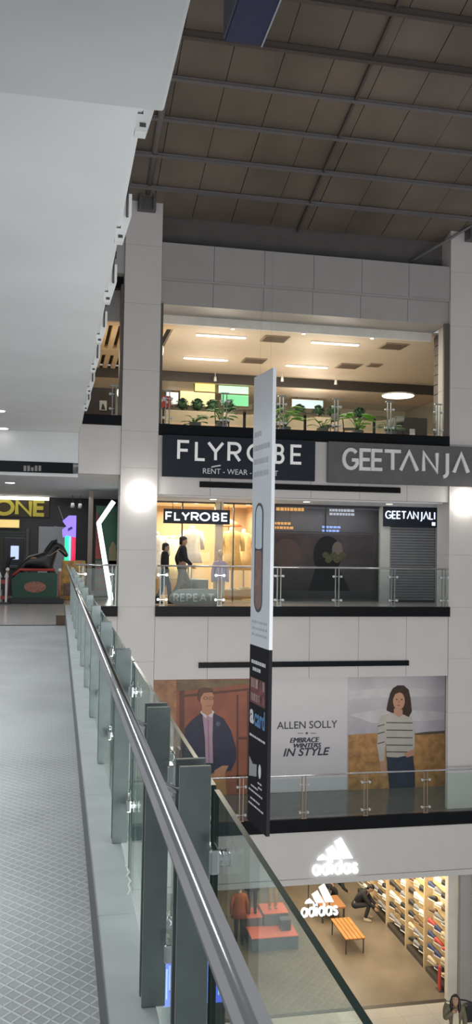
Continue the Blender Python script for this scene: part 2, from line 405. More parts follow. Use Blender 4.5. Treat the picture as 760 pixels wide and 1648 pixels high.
# strut and shoe on each column head
def strut(cx, bx, by):
    m = MB(); m.box(cx - .22, cx + .22, 21.0, 21.19, 9.72, 10.3); m.box(cx - .20, cx - .14, 20.88, 21.0, 9.72, 10.3); m.box(cx + .14, cx + .20, 20.88, 21.0, 9.72, 10.3)
    struct('strut_shoe', m, mat('shoe_steel', (0.12, 0.115, 0.115), 0.5, 0.3))
    m = MB(); m.tube([(cx, 20.93, 10.1), (bx, by, rz(by) - 0.1)], 0.075, 14); struct('roof_strut', m, mat('strut_paint', (0.15, 0.135, 0.13), 0.5))
strut(1.93, 1.93, 17.2); strut(10.62, 10.62, 17.6)
m = MB(); m.tube([(9.05, 21.6, 9.2), (10.45, 20.9, 10.05), (11.3, 20.3, 10.3)], 0.035, 10); struct('roof_brace', m, PURLL)

# --- food court slab, spandrel and dark slots
struct('trim_7', MB().box(2.345, 10.015, 21.2, 21.34, 4.24, 4.50), BLACK)
struct('trim_7', MB().box(0.43, 1.435, 21.2, 21.34, 4.42, 4.66), BLACK)
struct('floor', MB().box(-6, 14, 21.342, 33, 4.22, 4.42), tile_mat('food_court_tile', (0.40, 0.36, 0.31), (0.44, 0.40, 0.34), 0.6, 0.25))
m = MB()
for a, b in zip(JX, JX[1:]): m.box(a + .004, b - .004, 21.25, 21.5, 2.77, 4.22)
m.box(2.345, 10.015, 21.3, 21.6, 2.78, 4.22)
struct('wall_spandrel', m, CLAD)
struct('trim_8', MB().box(3.39, 8.66, 21.2, 21.245, 2.97, 3.11), BLACK)
m = MB(); m.box(0.425, 1.435, 21.25, 21.6, 3.22, 4.415); struct('wall_spandrel', m, CLAD)
m = MB(); m.box(-6, 0.42, 21.22, 21.6, 3.46, 4.2); m.box(-6, 0.42, 21.24, 21.6, 3.12, 3.2); struct('wall_fascia', m, PLASTER)
m = MB(); m.box(-6, 0.30, 21.20, 21.5, 3.2, 3.455); struct('trim_9', m, BLACK)
# soffits of the shop level
m = MB()
v = [m.v(p) for p in ((-6, 21.6, 3.22), (2.1, 21.6, 3.22), (2.1, 29.4, 3.04), (-6, 29.4, 3.04), (-6, 21.6, 3.4), (2.1, 21.6, 3.4), (2.1, 29.4, 3.4), (-6, 29.4, 3.4))]
for q in ((0, 1, 2, 3), (7, 6, 5, 4), (0, 4, 5, 1), (1, 5, 6, 2), (2, 6, 7, 3), (3, 7, 4, 0)): m.f([v[i] for i in q])
struct('ceiling', m, SOFFIT)
struct('ceiling', MB().box(2.2, 12, 21.62, 23.62, 2.74, 2.95), SOFFIT)
# --- bridge level slab edge, spandrel below
struct('trim_10', MB().box(2.345, 10.015, 21.1, 21.198, -0.21, 0.04), BLACK)
struct('trim_10', MB().box(0.34, 1.435, 21.1, 21.198, -0.21, 0.04), BLACK)
m = MB()
for a, b in zip(JX, JX[1:]): m.box(a + .004, b - .004, 21.22, 21.5, -1.75, -0.215)
m.box(2.345, 10.015, 21.28, 21.6, -1.74, -0.215)
struct('wall_spandrel', m, CLAD)
m = MB(); m.box(-4, 1.435, 21.22, 21.6, -1.75, -0.215); struct('wall_spandrel', m, CLAD)
struct('trim_11', MB().box(3.44, 8.92, 21.17, 21.215, -1.47, -1.34), BLACK)
# --- lower corridor (poster level)
struct('floor', MB().box(-4, 14, 20.95, 24, -5.45, -5.17), mat('corridor_floor', (0.16, 0.165, 0.16), 0.12, var=0.1))
struct('trim_12', MB().box(-4, 14, 20.86, 20.945, -5.46, -5.15), BLACK)
struct('wall_corridor', MB().box(-4, 14, 23.3, 23.5, -5.17, -1.5), CLAD)
struct('trim_12', MB().box(10.98, 14, 23.2, 23.29, -5.17, -4.85), BLACK)
struct('ceiling', MB().box(-4, 14, 21.62, 23.3, -1.75, -1.6), SOFFIT)
# --- sports shop fascia
m = MB(); m.box(0.5, 10.6, 20.9, 21.15, -6.6, -5.47); m.box(0.5, 10.6, 20.86, 21.15, -6.74, -6.605); m.box(10.605, 14, 20.9, 21.15, -10.0, -5.47)
struct('wall_fascia', m, mat('fascia_white', (0.60, 0.585, 0.57), 0.5, var=0.02))
GF = -10.02
struct('floor', MB().box(-8, 14, 9, 21.15, GF - .2, GF), tile_mat('ground_tile', (0.50, 0.475, 0.43), (0.53, 0.50, 0.45), 0.8, 0.15))
struct('floor', MB().box(-2, 12, 21.3, 32, GF - .2, GF), mat('sports_floor', (0.20, 0.165, 0.125), 0.28, var=0.18, vscale=0.9))
struct('trim_13', MB().box(-2, 10.3, 21.15, 21.3, GF - .2, GF + .006), mat('dark_threshold', (0.05, 0.045, 0.04), 0.4))
m = MB(); m.box(10.04, 10.30, 21.16, 21.34, GF, -6.75); struct('trim_14', m, mat('jamb_white', (0.72, 0.68, 0.60), 0.5))
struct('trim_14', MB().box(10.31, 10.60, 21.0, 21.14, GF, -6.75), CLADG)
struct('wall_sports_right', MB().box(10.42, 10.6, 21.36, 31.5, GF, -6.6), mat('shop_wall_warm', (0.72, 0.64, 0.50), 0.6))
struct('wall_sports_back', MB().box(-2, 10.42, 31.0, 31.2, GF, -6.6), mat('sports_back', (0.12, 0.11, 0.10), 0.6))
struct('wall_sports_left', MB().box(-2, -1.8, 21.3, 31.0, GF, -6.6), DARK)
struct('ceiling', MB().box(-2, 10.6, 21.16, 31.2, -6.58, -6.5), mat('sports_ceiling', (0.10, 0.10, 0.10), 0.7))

# --- food court interior
struct('ceiling', MB().box(2.95, 14, 22.43, 29.2, 7.45, 7.55), mat('food_ceiling', (0.60, 0.51, 0.40), 0.6, var=0.03))
m = MB(); m.box(-4, 2.94, 22.63, 29.2, 7.55, 7.62); struct('ceiling', m, mat('slat_backing', (0.03, 0.025, 0.02), 0.7))
m = MB()
for i in range(26):
    x = -3.9 + i * 0.26; m.box(x, x + 0.15, 23.3, 26.2, 7.40, 7.54); m.box(x, x + 0.15, 27.0, 29.1, 7.40, 7.54)
m.box(-4, 2.94, 22.64, 23.3, 7.38, 7.54); m.box(-4, 2.94, 26.2, 27.0, 7.38, 7.54)
struct('ceiling', m, mat('ceiling_slat', (0.62, 0.47, 0.30), 0.5))
struct('trim_15', MB().box(-4, 14, 29.2, 29.3, 7.12, 7.5), mat('food_bulkhead', (0.05, 0.045, 0.04), 0.5))
struct('ceiling', MB().box(-4, 14, 29.3, 33.5, 7.18, 7.26), mat('food_ceiling_back', (0.55, 0.46, 0.35), 0.6))
struct('wall_food_back', MB().box(-4, 14, 33.5, 33.6, 4.22, 7.26), mat('food_back_wall', (0.56, 0.48, 0.36), 0.6))
m = MB()
for k in range(11): m.box(10.05, 10.25, 21.97, 22.30, 4.43 + k * 0.27, 4.43 + k * 0.27 + 0.25)
m.box(10.08, 10.3, 21.98, 22.28, 4.42, 7.42); struct('wall_food_right', m, mat('wood_cladding', (0.075, 0.056, 0.044), 0.5, var=0.15))
struct('wall_food_right', MB().box(13.86, 13.96, 22.45, 33.5, 4.42, 7.17), mat('food_side_wall', (0.34, 0.28, 0.21), 0.6))
struct('trim_16', MB().box(9.87, 10.015, 21.25, 21.33, 4.51, 7.5), mat('frame_dark', (0.10, 0.085, 0.07), 0.5))
struct('trim_16', MB().box(2.345, 2.41, 21.25, 21.33, 4.51, 7.5), mat('frame_dark', (0.1, 0.085, 0.07), 0.5))
struct('trim_16', MB().box(1.36, 1.435, 21.25, 21.6, 4.67, 7.9), mat('frame_dark', (0.1, 0.085, 0.07), 0.5))

# --- shop level: robe shop interior, jewel shop, arcade
SHW = mat('robe_wall', (0.50, 0.36, 0.20), 0.6)
struct('wall_robe_back', MB().box(2.0, 5.95, 27.0, 27.1, 0, 2.9), SHW)
struct('wall_robe_left', MB().box(2.0, 2.1, 23.8, 27.0, 0, 2.9), SHW)
struct('wall_robe_right', MB().box(5.8, 5.95, 23.8, 27.0, 0, 2.9), SHW)
struct('ceiling', MB().box(2.0, 5.95, 23.64, 27.1, 2.74, 2.84), mat('robe_ceiling', (0.72, 0.62, 0.45), 0.6))
struct('floor', MB().box(2.1, 5.8, 23.75, 27.0, 0, 0.012), mat('robe_floor', (0.55, 0.44, 0.28), 0.15))
struct('trim_17', MB().box(4.22, 4.44, 23.55, 23.72, 0, 2.73), mat('pillar_beige', (0.66, 0.55, 0.40), 0.4))
m = MB()
for x in (2.42, 3.3, 5.75): m.box(x, x + .035, 23.66, 23.71, 0, 2.73)
m.box(2.42, 5.78, 23.66, 23.71, 2.69, 2.735); m.box(4.74, 4.77, 23.66, 23.71, 0, 2.73)
struct('window_1', m, mat('dark_frame', (0.05, 0.05, 0.05), 0.4, 0.4))
m = MB(); m.box(2.46, 4.21, 23.68, 23.69, 0.02, 2.69); m.box(4.45, 5.74, 23.68, 23.69, 0.02, 2.69); struct('window_1', m, SHOPG)
# dark neighbouring window
struct('wall_jewel_back', MB().box(5.95, 11.2, 24.6, 24.7, 0, 2.9), mat('jewel_back', (0.26, 0.255, 0.26), 0.6))
struct('ceiling', MB().box(5.96, 11.2, 23.64, 24.7, 2.74, 2.84), DARK)
m = MB(); m.box(5.86, 5.93, 23.62, 23.72, 0, 2.74); m.box(5.95, 9.02, 23.64, 23.70, 1.95, 1.98); m.box(5.95, 9.02, 23.64, 23.7, 2.70, 2.735); m.box(7.4, 7.43, 23.64, 23.7, 1.98, 2.7)
struct('window_2', m, DARK)
m = MB(); m.box(5.95, 9.02, 23.66, 23.67, 0.02, 2.70); struct('window_2', m, DGLS)
struct('trim_18', MB().box(9.03, 9.32, 23.58, 23.72, 0, 2.73), mat('pillar_grey', (0.52, 0.50, 0.47), 0.5))
struct('wall_jewel_right', MB().box(10.76, 12.0, 23.6, 23.8, 0, 2.9), mat('jewel_grey', (0.22, 0.225, 0.22), 0.5))
# arcade hall
struct('wall_arcade_back', MB().box(-9, 2.0, 29.4, 29.6, 0, 3.2), mat('arcade_back', (0.05, 0.047, 0.05), 0.5))
struct('wall_arcade_right', MB().box(1.95, 2.05, 23.9, 29.4, 0, 3.2), mat('arcade_right', (0.05, 0.10, 0.08), 0.5))
struct('trim_19', MB().box(0.85, 0.98, 25.95, 26.08, 0, 3.1), mat('arcade_post', (0.42, 0.33, 0.27), 0.5))

# ================================================================== THINGS
# ---------------- bridge railing (handrail, double-plate posts, glass)
rail = thing('bridge_railing', 'long steel handrail with twin-plate posts and glass panels along the walkway edge', 'railing', (0.3, 10, 0.06))
m = MB(); m.tube([(0.211, -1.0, 1.0), (0.211, 21.08, 1.0)], 0.0205, 24); m.build('handrail', STEEL, rail)
posty = [2.03, 2.78] + [4.30 + 1.56 * i for i in range(11)]
def post(y, par):
    p = MB()
    for yy in (y - 0.012, y + 0.062): p.box(0.288, 0.362, yy, yy + 0.012, 0.061, 0.99, 0.0015, 1)
    p.box(0.300, 0.350, y, y + 0.062, 0.061, 0.075)
    po = p.build('post', STEELD, par)
    b = MB(); b.tube([(0.325, y + 0.03, 0.93), (0.285, y + 0.03, 0.925), (0.245, y + 0.03, 0.945), (0.214, y + 0.03, 0.985)], 0.009, 10); b.box(0.30, 0.35, y, y + 0.062, 0.90, 0.945)
    b.build('bracket', STEEL, po)
    for z in (0.80, 0.26):
        c = MB()
        for dy in (-0.075, 0.125):
            c.box(0.345, 0.369, y + dy - .03, y + dy + .03, z - .028, z + .028, .006, 2)
            c.tube([(0.362, y + dy, z), (0.395, y + dy, z)], 0.019, 14)
        c.box(0.345, 0.358, y - .05, y + .10, z - .012, z + .012)
        c.build('glass_clamp', CHROME, po)
    return po
for y in posty: post(y, rail)
edges = [-0.9] + posty[:1] + posty[2:] + [21.05]
for a, b in zip(edges, edges[1:]):
    ya, yb = a + 0.045, b + 0.005
    g = MB(); g.mi = 0; g.box(0.373, 0.385, ya, yb, -0.25, 0.93)
    for fc in g.bm.faces:
        c = fc.calc_center_median()
        if c.z > 0.92 or abs(c.y - ya) < .001 or abs(c.y - yb) < .001: fc.material_index = 1
    g.build('glass_panel', [GLS, GEDGE], rail)

# ---------------- post brackets of the bridge above
ords = ['nearest', 'second nearest', 'third nearest', 'fourth nearest', 'fifth nearest', 'sixth nearest', 'farthest']
BR = mat('bracket_white', (0.74, 0.75, 0.74), 0.5); ROD = mat('rod_dark', (0.06, 0.06, 0.055), 0.5)
for i, y in enumerate([5.6, 7.7, 9.7, 11.7, 13.7, 15.7, 17.7]):
    t = thing('railing_bracket', 'white slanted bracket under the upper bridge edge, %s of its row' % ords[i], 'bracket', (0.5, y, 4.2), 'brackets under the upper bridge')
    b = MB(); b.prism([(0.425, 4.205), (0.50, 4.205), (0.57, 4.45), (0.57, 4.64), (0.477, 4.64), (0.477, 4.32), (0.425, 4.32)], y, y + 0.10); b.build('bracket_plate', BR, t)
    b = MB(); b.box(0.455, 0.495, y - 0.004, y + 0.0, 4.235, 4.262); b.build('fixing_slot', ROD, t)
    b = MB(); b.tube([(0.53, y - 0.02, 4.42), (0.53, y - 0.02, 4.78)], 0.011, 8); b.box(0.50, .56, y - .035, y - .003, 4.70, 4.78); b.build('rod', ROD, t)

# ---------------- facade railings
def facade_rail(name, label, x0, x1, y, zb, zt, posts, grp=None, top=True, bronze=False):
    t = thing(name, label, 'railing', ((x0 + x1) / 2, y, zb), grp)
    if top:
        m = MB(); m.tube([(x0 + .01, y, zt), (x1 - .01, y, zt)], 0.022, 12); m.build('top_rail', STEEL, t)
    PM = mat('bronze_steel', (0.42, 0.33, 0.25), 0.3, 0.8) if bronze else STEELD
    for px in posts:
        m = MB()
        for s in (-0.045, 0.045): m.box(px + s - .010, px + s + .010, y - .02, y + .02, zb + 0.001, zt - .02)
        m.box(px - .07, px + .07, y - .03, y + .03, zb + .001, zb + .02)
        if not top: m.box(px - .10, px + .10, y - .03, y + .03, zt - .03, zt)
        po = m.build('post', PM, t)
        for z in (zb + 0.16, zt - 0.22):
            for s in (-0.10, 0.10):
                if not (x0 < px + s < x1): continue
                c = MB(); c.tube([(px + s, y - 0.045, z), (px + s, y + 0.03, z)], 0.032, 12); c.bar((px, y - .022, z), (px + s, y - .022, z), .02, .012); c.build('glass_clamp', CHROME, po)
    xs = [x0] + [p for p in posts if x0 + .2 < p < x1 - .2] + [x1]
    for a, b in zip(xs, xs[1:]):
        g = MB(); g.box(a + .03, b - .03, y + .002, y + .014, zb + 0.06, zt - .08); g.build('glass_panel', GLSF, t)
    return t
facade_rail('balcony_railing', 'glass balcony railing with steel top rail before the robe shop and jewellery shop', 2.36, 9.99, 21.15, 0.042, 1.02, [2.5, 3.92, 5.43, 6.95, 8.45, 9.86])
facade_rail('balcony_railing', 'short glass railing between the walkway handrail and the left column', 0.40, 1.42, 21.15, 0.042, 1.02, [0.55, 1.33])
facade_rail('balcony_railing', 'food court glass railing on top of the black slab edge, without handrail', 2.42, 9.86, 21.27, 4.502, 5.36, [2.56, 4.0, 5.47, 6.92, 8.36, 9.72], top=False)
facade_rail('balcony_railing', 'short food court glass railing left of the left column', 0.45, 1.35, 21.27, 4.662, 5.40, [1.25], top=False)
facade_rail('balcony_railing', 'lower glass railing in front of the clothing advertisement', 0.6, 13.0, 20.91, -5.148, -4.09, [1.4, 2.95, 4.5, 6.08, 7.68, 9.28, 10.9], bronze=True)

# ---------------- shop signs
t = thing('shop_sign', 'wide black sign board with thin white letters FLYROBE', 'sign', (4.37, 21.15, 3.2))
MB().box(2.44, 6.31, 21.08, 21.19, 3.2, 4.22).build('board', SIGNB, t)
m = MB(); a = onY(289, 739, 21.06); b = onY(487, 745, 21.06); z0 = (a.z + b.z) / 2; letters_px(m, (('F', 286, 306), ('L', 314.5, 331.5), ('Y', 334, 360), ('R', 367, 388), ('O', 398, 430), ('B', 442, 457.5), ('E', 468.5, 487)), z0, 0.43, 21.055, 21.08, 0.07, 742); m.build('lettering', LETW, t)
m = MB(); font_text(m, 'RENT - WEAR - REPEAT', onY(388, 760, 21.06).x, onY(388, 764, 21.06).z, 0.13, 21.078, 0.008, width=onY(448, 760, 21.06).x - onY(327, 760, 21.06).x); m.build('tagline', LETG, t)
m = MB(); q = onY(347, 750, 21.06); m.stroke([(q.x - .10, q.z - .03), (q.x + .02, q.z), (q.x + .13, q.z + .02)], 0.03, 21.06, 21.08); m.build('hanger_mark', LETG, t)
t = thing('shop_sign', 'wide grey sign board with raised pale letters GEETANJALI', 'sign', (9.4, 21.1, 3.18))
MB().box(6.65, 12.2, 21.04, 21.17, 3.18, 4.22).build('board', SIGNG, t)
m = MB(); a = onY(553, 754, 21.0); b = onY(755, 760, 21.0)
zz = (a.z + b.z) / 2
for ch, xa, xb in (('G', 553, 575), ('E', 581, 597), ('E', 600, 616), ('T', 619, 645), ('A', 645, 672), ('N', 682, 704), ('J', 709, 722), ('A', 731, 754), ('L', 766, 778), ('I', 785, 788)):
    qa, qb = onY(xa, 757, 21.0), onY(xb, 757, 21.0); words(m, ch, qa.x, zz, max(qb.x - qa.x, .03), 0.48, 20.985, 21.04, 0.088, 0)
m.build('lettering', LETG, t)

t = thing('hanging_shop_sign', 'small dark hanging sign with lit letters FLYROBE inside the shop window', 'sign', (3.7, 23.5, 2.12))
a, b = onY(263, 842, 23.5), onY(370, 820, 23.5)
MB().box(a.x, b.x, 23.46, 23.52, a.z, b.z - .02).build('board', SIGNB, t)
m = MB(); letters_px(m, (('F', 267, 277.5), ('L', 281, 291), ('Y', 292.5, 305.5), ('R', 308, 320), ('O', 322, 338), ('B', 342.5, 353), ('E', 357, 367)), a.z + .10, (b.z - a.z) - .22, 23.44, 23.46, 0.042, 832); m.build('lettering', em('lit_sign_blue', (0.82, 0.86, 1.0), 1.2), t)
m = MB(); m.tube([(a.x + .25, 23.49, b.z - .02), (a.x + .25, 23.49, 2.74)], .008, 6); m.tube([(b.x - .25, 23.49, b.z - .02), (b.x - .25, 23.49, 2.74)], .008, 6); m.build('hanger', DARK, t)

t = thing('hanging_shop_sign', 'dark fascia box with small lit letters GEETANJALI above the roller shutter', 'sign', (10, 23.55, 2.15))
a, b = onY(616, 848, 23.5), onY(702, 818, 23.5)
MB().box(9.10, 10.74, 23.46, 23.57, 2.17, 2.735).build('board', SIGNB, t)
m = MB(); q = onY(620, 834, 23.5); r = onY(699, 836, 23.5); words(m, 'GEETANJALI', q.x, q.z, r.x - q.x, 0.20, 23.44, 23.46, 0.032, 0.22); m.build('lettering', LITB, t)
m = MB(); q = onY(697, 840, 23.5); m.box(q.x - .05, q.x + .05, 23.44, 23.46, q.z - .11, q.z - .01); m.build('lit_square', LITB, t)

t = thing('roller_shutter', 'closed grey roller shutter below the small GEETANJALI sign', 'shutter', (10, 23.65, 0.0))
m = MB()
for k in range(27): m.box(9.36, 10.72, 23.62 - (0.008 if k % 2 else 0), 23.66, 0.06 + k * .078, 0.06 + k * .078 + .07, .006, 1)
m.build('curtain', mat('shutter_grey', (0.235, 0.24, 0.25), 0.4, 0.5), t)
m = MB(); m.box(9.33, 9.36, 23.6, 23.68, 0.002, 2.16); m.box(10.72, 10.755, 23.6, 23.68, 0.002, 2.16); m.build('guide_rail', STEELD, t)
m = MB(); m.box(9.37, 10.71, 23.61, 23.67, 0.002, 0.055); m.build('bottom_bar', DARK, t)

# poster in the dark window
t = thing('window_poster', 'large dim brown poster with a woman and yellow flowers behind the dark shop glass', 'poster', (7.5, 23.9, 0.0))
MB().box(5.97, 8.95, 23.9, 23.93, 0.3, 1.93).build('sheet', mat('poster_brown', (0.20, 0.145, 0.13), 0.6, var=0.3, vscale=1.2), t)
m = MB(); m.prism(arc(6.35, 1.35, .42, .42, 0, 350, 20), 23.893, 23.9); m.build('printed_disc', mat('poster_tan', (0.30, 0.19, 0.15), .6), t)
m = MB(); m.prism(arc(7.55, 1.32, .42, .55, 0, 350, 20), 23.892, 23.9); m.prism([(7.0, .3), (7.2, .95), (7.9, .95), (8.25, .3)], 23.893, 23.9); m.build('printed_hair', mat('poster_dark', (0.035, 0.028, 0.025), .6), t)
q = onY(543, 885, 23.9); m = MB(); m.prism(arc(q.x, q.z, .16, .24, 0, 350, 18), 23.887, 23.892); m.build('printed_face', mat('poster_skin', (0.50, 0.36, 0.27), .6), t)
m = MB()
for k in range(7):
    q = onY(524 + 4.5 * k, 893 + 4 * ((k * 5) % 3), 23.9); m.prism(arc(q.x, q.z, .10, .09, 0, 350, 9), 23.880 - .0006 * k, 23.887)
m.build('printed_flowers', mat('poster_yellow', (0.25, 0.23, 0.10), .6, var=.3, vscale=20), t)
# reflections of signs in the dark glass, built as glowing rows behind it
def reflected_lines(label, px0, px1, rows, mtl, Y=23.75, h=0.07, seed=1):
    rnd = random.Random(seed); a = onY(px0, rows[0], Y)
    t = thing('sign_reflection', label, 'lit sign', (a.x, Y, a.z - .1))
    for r in rows:
        m = MB(); q0, q1 = onY(px0, r, Y), onY(px1, r, Y); x = q0.x
        while x < q1.x - .03:
            wd = rnd.uniform(.05, .10); m.prism([(x, q0.z - h / 2), (x + wd, q0.z - h / 2), (x + wd, q0.z + h / 2), (x, q0.z + h / 2)], Y, Y + .02); x += wd + .025
        m.build('reflection_row', mtl, t)
    m = MB(); q0 = onY(px0, rows[-1], Y); q1 = onY(px1, rows[-1], Y)
    for x in (q0.x + .03, q1.x - .06): m.tube([(x, Y + .012, q0.z), (x, Y + .012, 2.74)], .004, 5)
    m.build('hanger', ROD, t)  # invented hangers for the reflection rows
    return t
OR = em('reflected_orange', (1.0, 0.50, 0.14), 1.0); BLU = em('reflected_blue', (0.35, 0.5, 1.0), 1.3)
reflected_lines('orange sign reflection high in the dark shop window, built as lit lettering', 445, 492, (819,), OR, seed=2, h=.09)
reflected_lines('orange sign reflection lower left in the dark shop window, built as lit lettering', 442, 470, (842, 849), OR, seed=3)
reflected_lines('white sign reflection in two rows in the dark shop window, built as lit lettering', 531, 572, (821, 827), em('reflected_pale', (0.8, 0.85, 0.9), .6), seed=4)
reflected_lines('blue sign reflection in the dark shop window, built as lit lettering', 519, 548, (848, 854), BLU, seed=5, h=.06)

# low grey counter sign REPEAT
t = thing('counter_sign', 'low grey curved sign lettered REPEAT on the balcony by the robe shop', 'sign', (3.6, 22.0, 0.0))
a, b = onY(268, 974, 22.0), onY(352, 948, 22.0)
m = MB(); m.prism([(a.x + .25, 0.002), (b.x, 0.002), (b.x, .42)] + arc(a.x + .45, .12, .40, .30, 90, 180, 8), 21.95, 22.05); m.build('board', mat('counter_grey', (0.36, 0.34, 0.32), .5), t)
m = MB(); q = onY(280, 967, 21.94); r = onY(344, 967, 21.94); words(m, 'REPE4T', q.x, q.z, r.x - q.x, 0.17, 21.935, 21.95, .035, .3); m.build('lettering', LETG, t)

# ---------------- column floodlights
for lab, px, py, tone in (('bright round floodlight on the left column', 228, 797, (1, .97, .92)), ('bright round floodlight on the right column, half cut by the frame', 750, 808, (1, .98, .86))):
    q = onY(px, py, 21.1)
    t = thing('floodlight', lab, 'floodlight', (q.x, 21.19, q.z), 'column floodlights')
    m = MB(); m.tube([(q.x, 21.195, q.z), (q.x, 21.10, q.z), (q.x, 21.05, q.z)], [.10, .12, .165], 20); m.build('housing', WHITE, t)
    m = MB(); m.ell((q.x, 21.03, q.z), (.21, .09, .21), 3); m.build('lens', em('flood_glare_lens', (1, .98, .92), 14), t)  # lens swollen past its housing to take in the lamp's bloom
    light_in(t, 'flood_lamp', (q.x, 20.6, q.z), 6, tone, .15)

# ---------------- hanging banner
BX, BY0, BY1, BZ0, BZ1 = 2.805, 11.65, 12.42, -2.42, 4.0
t = thing('hanging_banner', 'tall narrow two-sided banner, white above and black below, hanging in the atrium', 'banner', (BX, 12.03, BZ0))
SPL = 0.10
BW = mat('banner_white', (0.66, 0.70, 0.74), 0.3, var=.03); BK = mat('banner_black', (0.018, 0.018, 0.023), 0.6, spec=0.08)
BL = .785; BM = Matrix.Translation((2.768, BY1, 0)) @ Matrix.Rotation(math.atan2(-.77, .092), 4, 'Z')
m = MB(BM); m.box(0, BL, 0, .05, SPL, BZ1); m.build('white_panel', BW, t)
m = MB(BM); m.box(0, BL, 0, .05, BZ0, SPL - .001); m.build('black_panel', BK, t)   # local x runs along the face towards us
GT = mat('banner_grey_text', (0.42, 0.45, 0.49), .5); WT = mat('banner_white_text', (0.62, 0.63, 0.66), .5)
def wordrow(x0, x1, z, h, mtl, name, seed, lean=0):
    rnd = random.Random(seed); m = MB(BM); x = x0
    while x < x1 - .02:
        wd = min(rnd.uniform(.03, .11), x1 - x); m.prism([(x, z), (x + wd, z), (x + wd, z + h), (x, z + h)], -.003, 0); x += wd + .022
    return m.build(name, mtl, t)
for k, (z, x1) in enumerate(((3.10, .35), (2.90, .70), (2.70, .68), (2.52, .66))): wordrow(.06, x1, z, .075, GT, 'text_row', 20 + k)
m = MB(BM); pr = [(.30, 1.0)]
ph = arc(.32, 1.97, .17, .17, 0, 180, 10) + arc(.32, .75, .17, .17, 180, 360, 10)
m.prism(ph, -.006, 0); m.build('printed_phone', mat('banner_phone', (0.10, 0.10, 0.115), .2), t)
m = MB(BM); m.prism(arc(.32, 1.97, .13, .13, 0, 180, 10) + arc(.32, 1.5, .13, .02, 180, 360, 10), -.008, -.006); m.build('printed_screen', mat('banner_screen', (0.62, 0.72, 0.80), .2), t)
m = MB(BM); m.prism(arc(.32, 1.44, .13, .02, 0, 180, 10) + arc(.32, .75, .13, .13, 180, 360, 10), -.008, -.006); m.build('printed_screen', mat('banner_screen_low', (0.27, 0.17, 0.15), .3, var=.3, vscale=6), t)
for k, z in enumerate((.42, .33, .24)): wordrow(.08, .72, z, .035, GT, 'text_row', 40 + k)
for k, (z, a, b) in enumerate(((-.16, .08, .66), (-.26, .14, .46))): wordrow(a, b, z, .05, WT, 'text_row', 50 + k)
m = MB(BM); m.prism([(.05, -.72), (.66, -.72), (.66, -.36), (.05, -.36)], -.003, 0); m.build('red_block', mat('banner_red', (0.17, 0.045, 0.05), .5, var=.4, vscale=8), t)
wordrow(.08, .64, -.50, .13, mat('banner_pink', (0.62, 0.47, 0.45), .5), 'text_row', 61); wordrow(.08, .60, -.69, .11, mat('banner_pink', (0.62, 0.47, 0.45), .5), 'text_row', 62)
m = MB(BM); font_text(m, 'a', .13, -1.02, .20, 0, .003, width=.16, bold=.03); m.build('white_letter', mat('banner_letter', (.7, .7, .72), .5), t)
m = MB(BM); font_text(m, 'card', .45, -1.03, .26, 0, .003, width=.42, bold=.02); m.build('blue_lettering', mat('banner_blue', (0.09, 0.22, 0.45), .5), t)
wordrow(.05, .70, -1.20, .03, WT, 'text_row', 70)
m = MB(BM); m.prism([(.05, -1.78), (.36, -1.72), (.36, -1.55), (.20, -1.58), (.05, -1.50)], -.003, 0); m.build('grey_shape', mat('banner_shape', (.34, .35, .38), .5), t)
m = MB(BM); m.prism(arc(.49, -1.62, .05, .10, 0, 350, 14), -.003, 0); m.build('printed_dot', mat('banner_letter', (.7, .7, .72), .5), t)
for k, (z, a, b) in enumerate(((-1.80, .42, .6), (-1.86, .44, .58), (-1.90, .14, .42), (-1.97, .05, .62), (-2.08, .12, .5), (-2.16, .05, .66))): wordrow(a, b, z, .024, WT, 'text_row', 80 + k)
m = MB()
for y in (BY0 + .06, BY1 - .06): m.tube([(BX + .04, y, BZ1 - .02), (BX + .04, y, rz(y) - .02)], .0009, 5)
m.build('suspension_wire', ROD, t)

# ---------------- hanging dark blue sign box near the top
t = thing('hanging_sign_box', 'dark blue sign box hanging below the roof', 'sign', (1.66, 7.6, 6.5))
m = MB(); m.box(1.50, 1.87, 6.9, 8.28, 6.5, 7.5, .006, 1); m.build('box', mat('box_blue', (0.016, 0.023, 0.07), .5, var=.15), t)
m = MB(); m.box(1.475, 1.498, 6.9, 8.27, 6.52, 7.5); m.build('side_frame', mat('box_frame', (0.045, 0.05, 0.075), .4), t)
m = MB(); m.box(1.86, 1.875, 6.9, 8.283, 6.49, 6.50); m.build('edge_strip', mat('box_edge', (.3, .32, .36), .4), t)
m = MB(); m.tube([(1.6, 7.4, 7.5), (1.6, 7.4, rz(7.4) - .03)], .012, 6); m.tube([(1.6, 8.1, 7.5), (1.6, 8.1, rz(8.1) - .03)], .012, 6); m.build('hanger', ROD, t)

# ---------------- clothing advertisement on the corridor wall
AY = 23.27
t = thing('advertisement', 'wall-wide clothing advertisement: man in navy jacket, white text panel, woman in striped sweater', 'advertisement', (6.8, AY, -5.16))
def P(px, py): q = onY(px, py, AY - .005); return (q.x, q.z)
def flat(name, pts, layer, m): return MB().prism([P(*p) for p in pts], AY - .004 - .0025 * layer, AY - .0021 - .0025 * (layer - 1)).build(name, m, t)
def oval(cx, cy, rx, ry, n=20, a0=0, a1=360): return [(cx + rx * math.cos(math.radians(a0 + (a1 - a0) * i / n)), cy + ry * math.sin(math.radians(a0 + (a1 - a0) * i / n))) for i in range(n)]
def pm(name, c, **k): return mat('print_' + name, c, 0.45, **k)
x0 = P(225, 1100)[0]; xm0 = P(418, 1100)[0]; xm1 = P(560, 1100)[0]; xr = P(717, 1100)[0]; zb = -5.165; ztp = -1.78
xs0 = P(560, 1180)[0]
MB().box(x0, xm0, AY, AY + .025, zb, ztp).build('door_panel', pm('door', (0.27, 0.085, 0.048), var=.25, vscale=1.5), t)
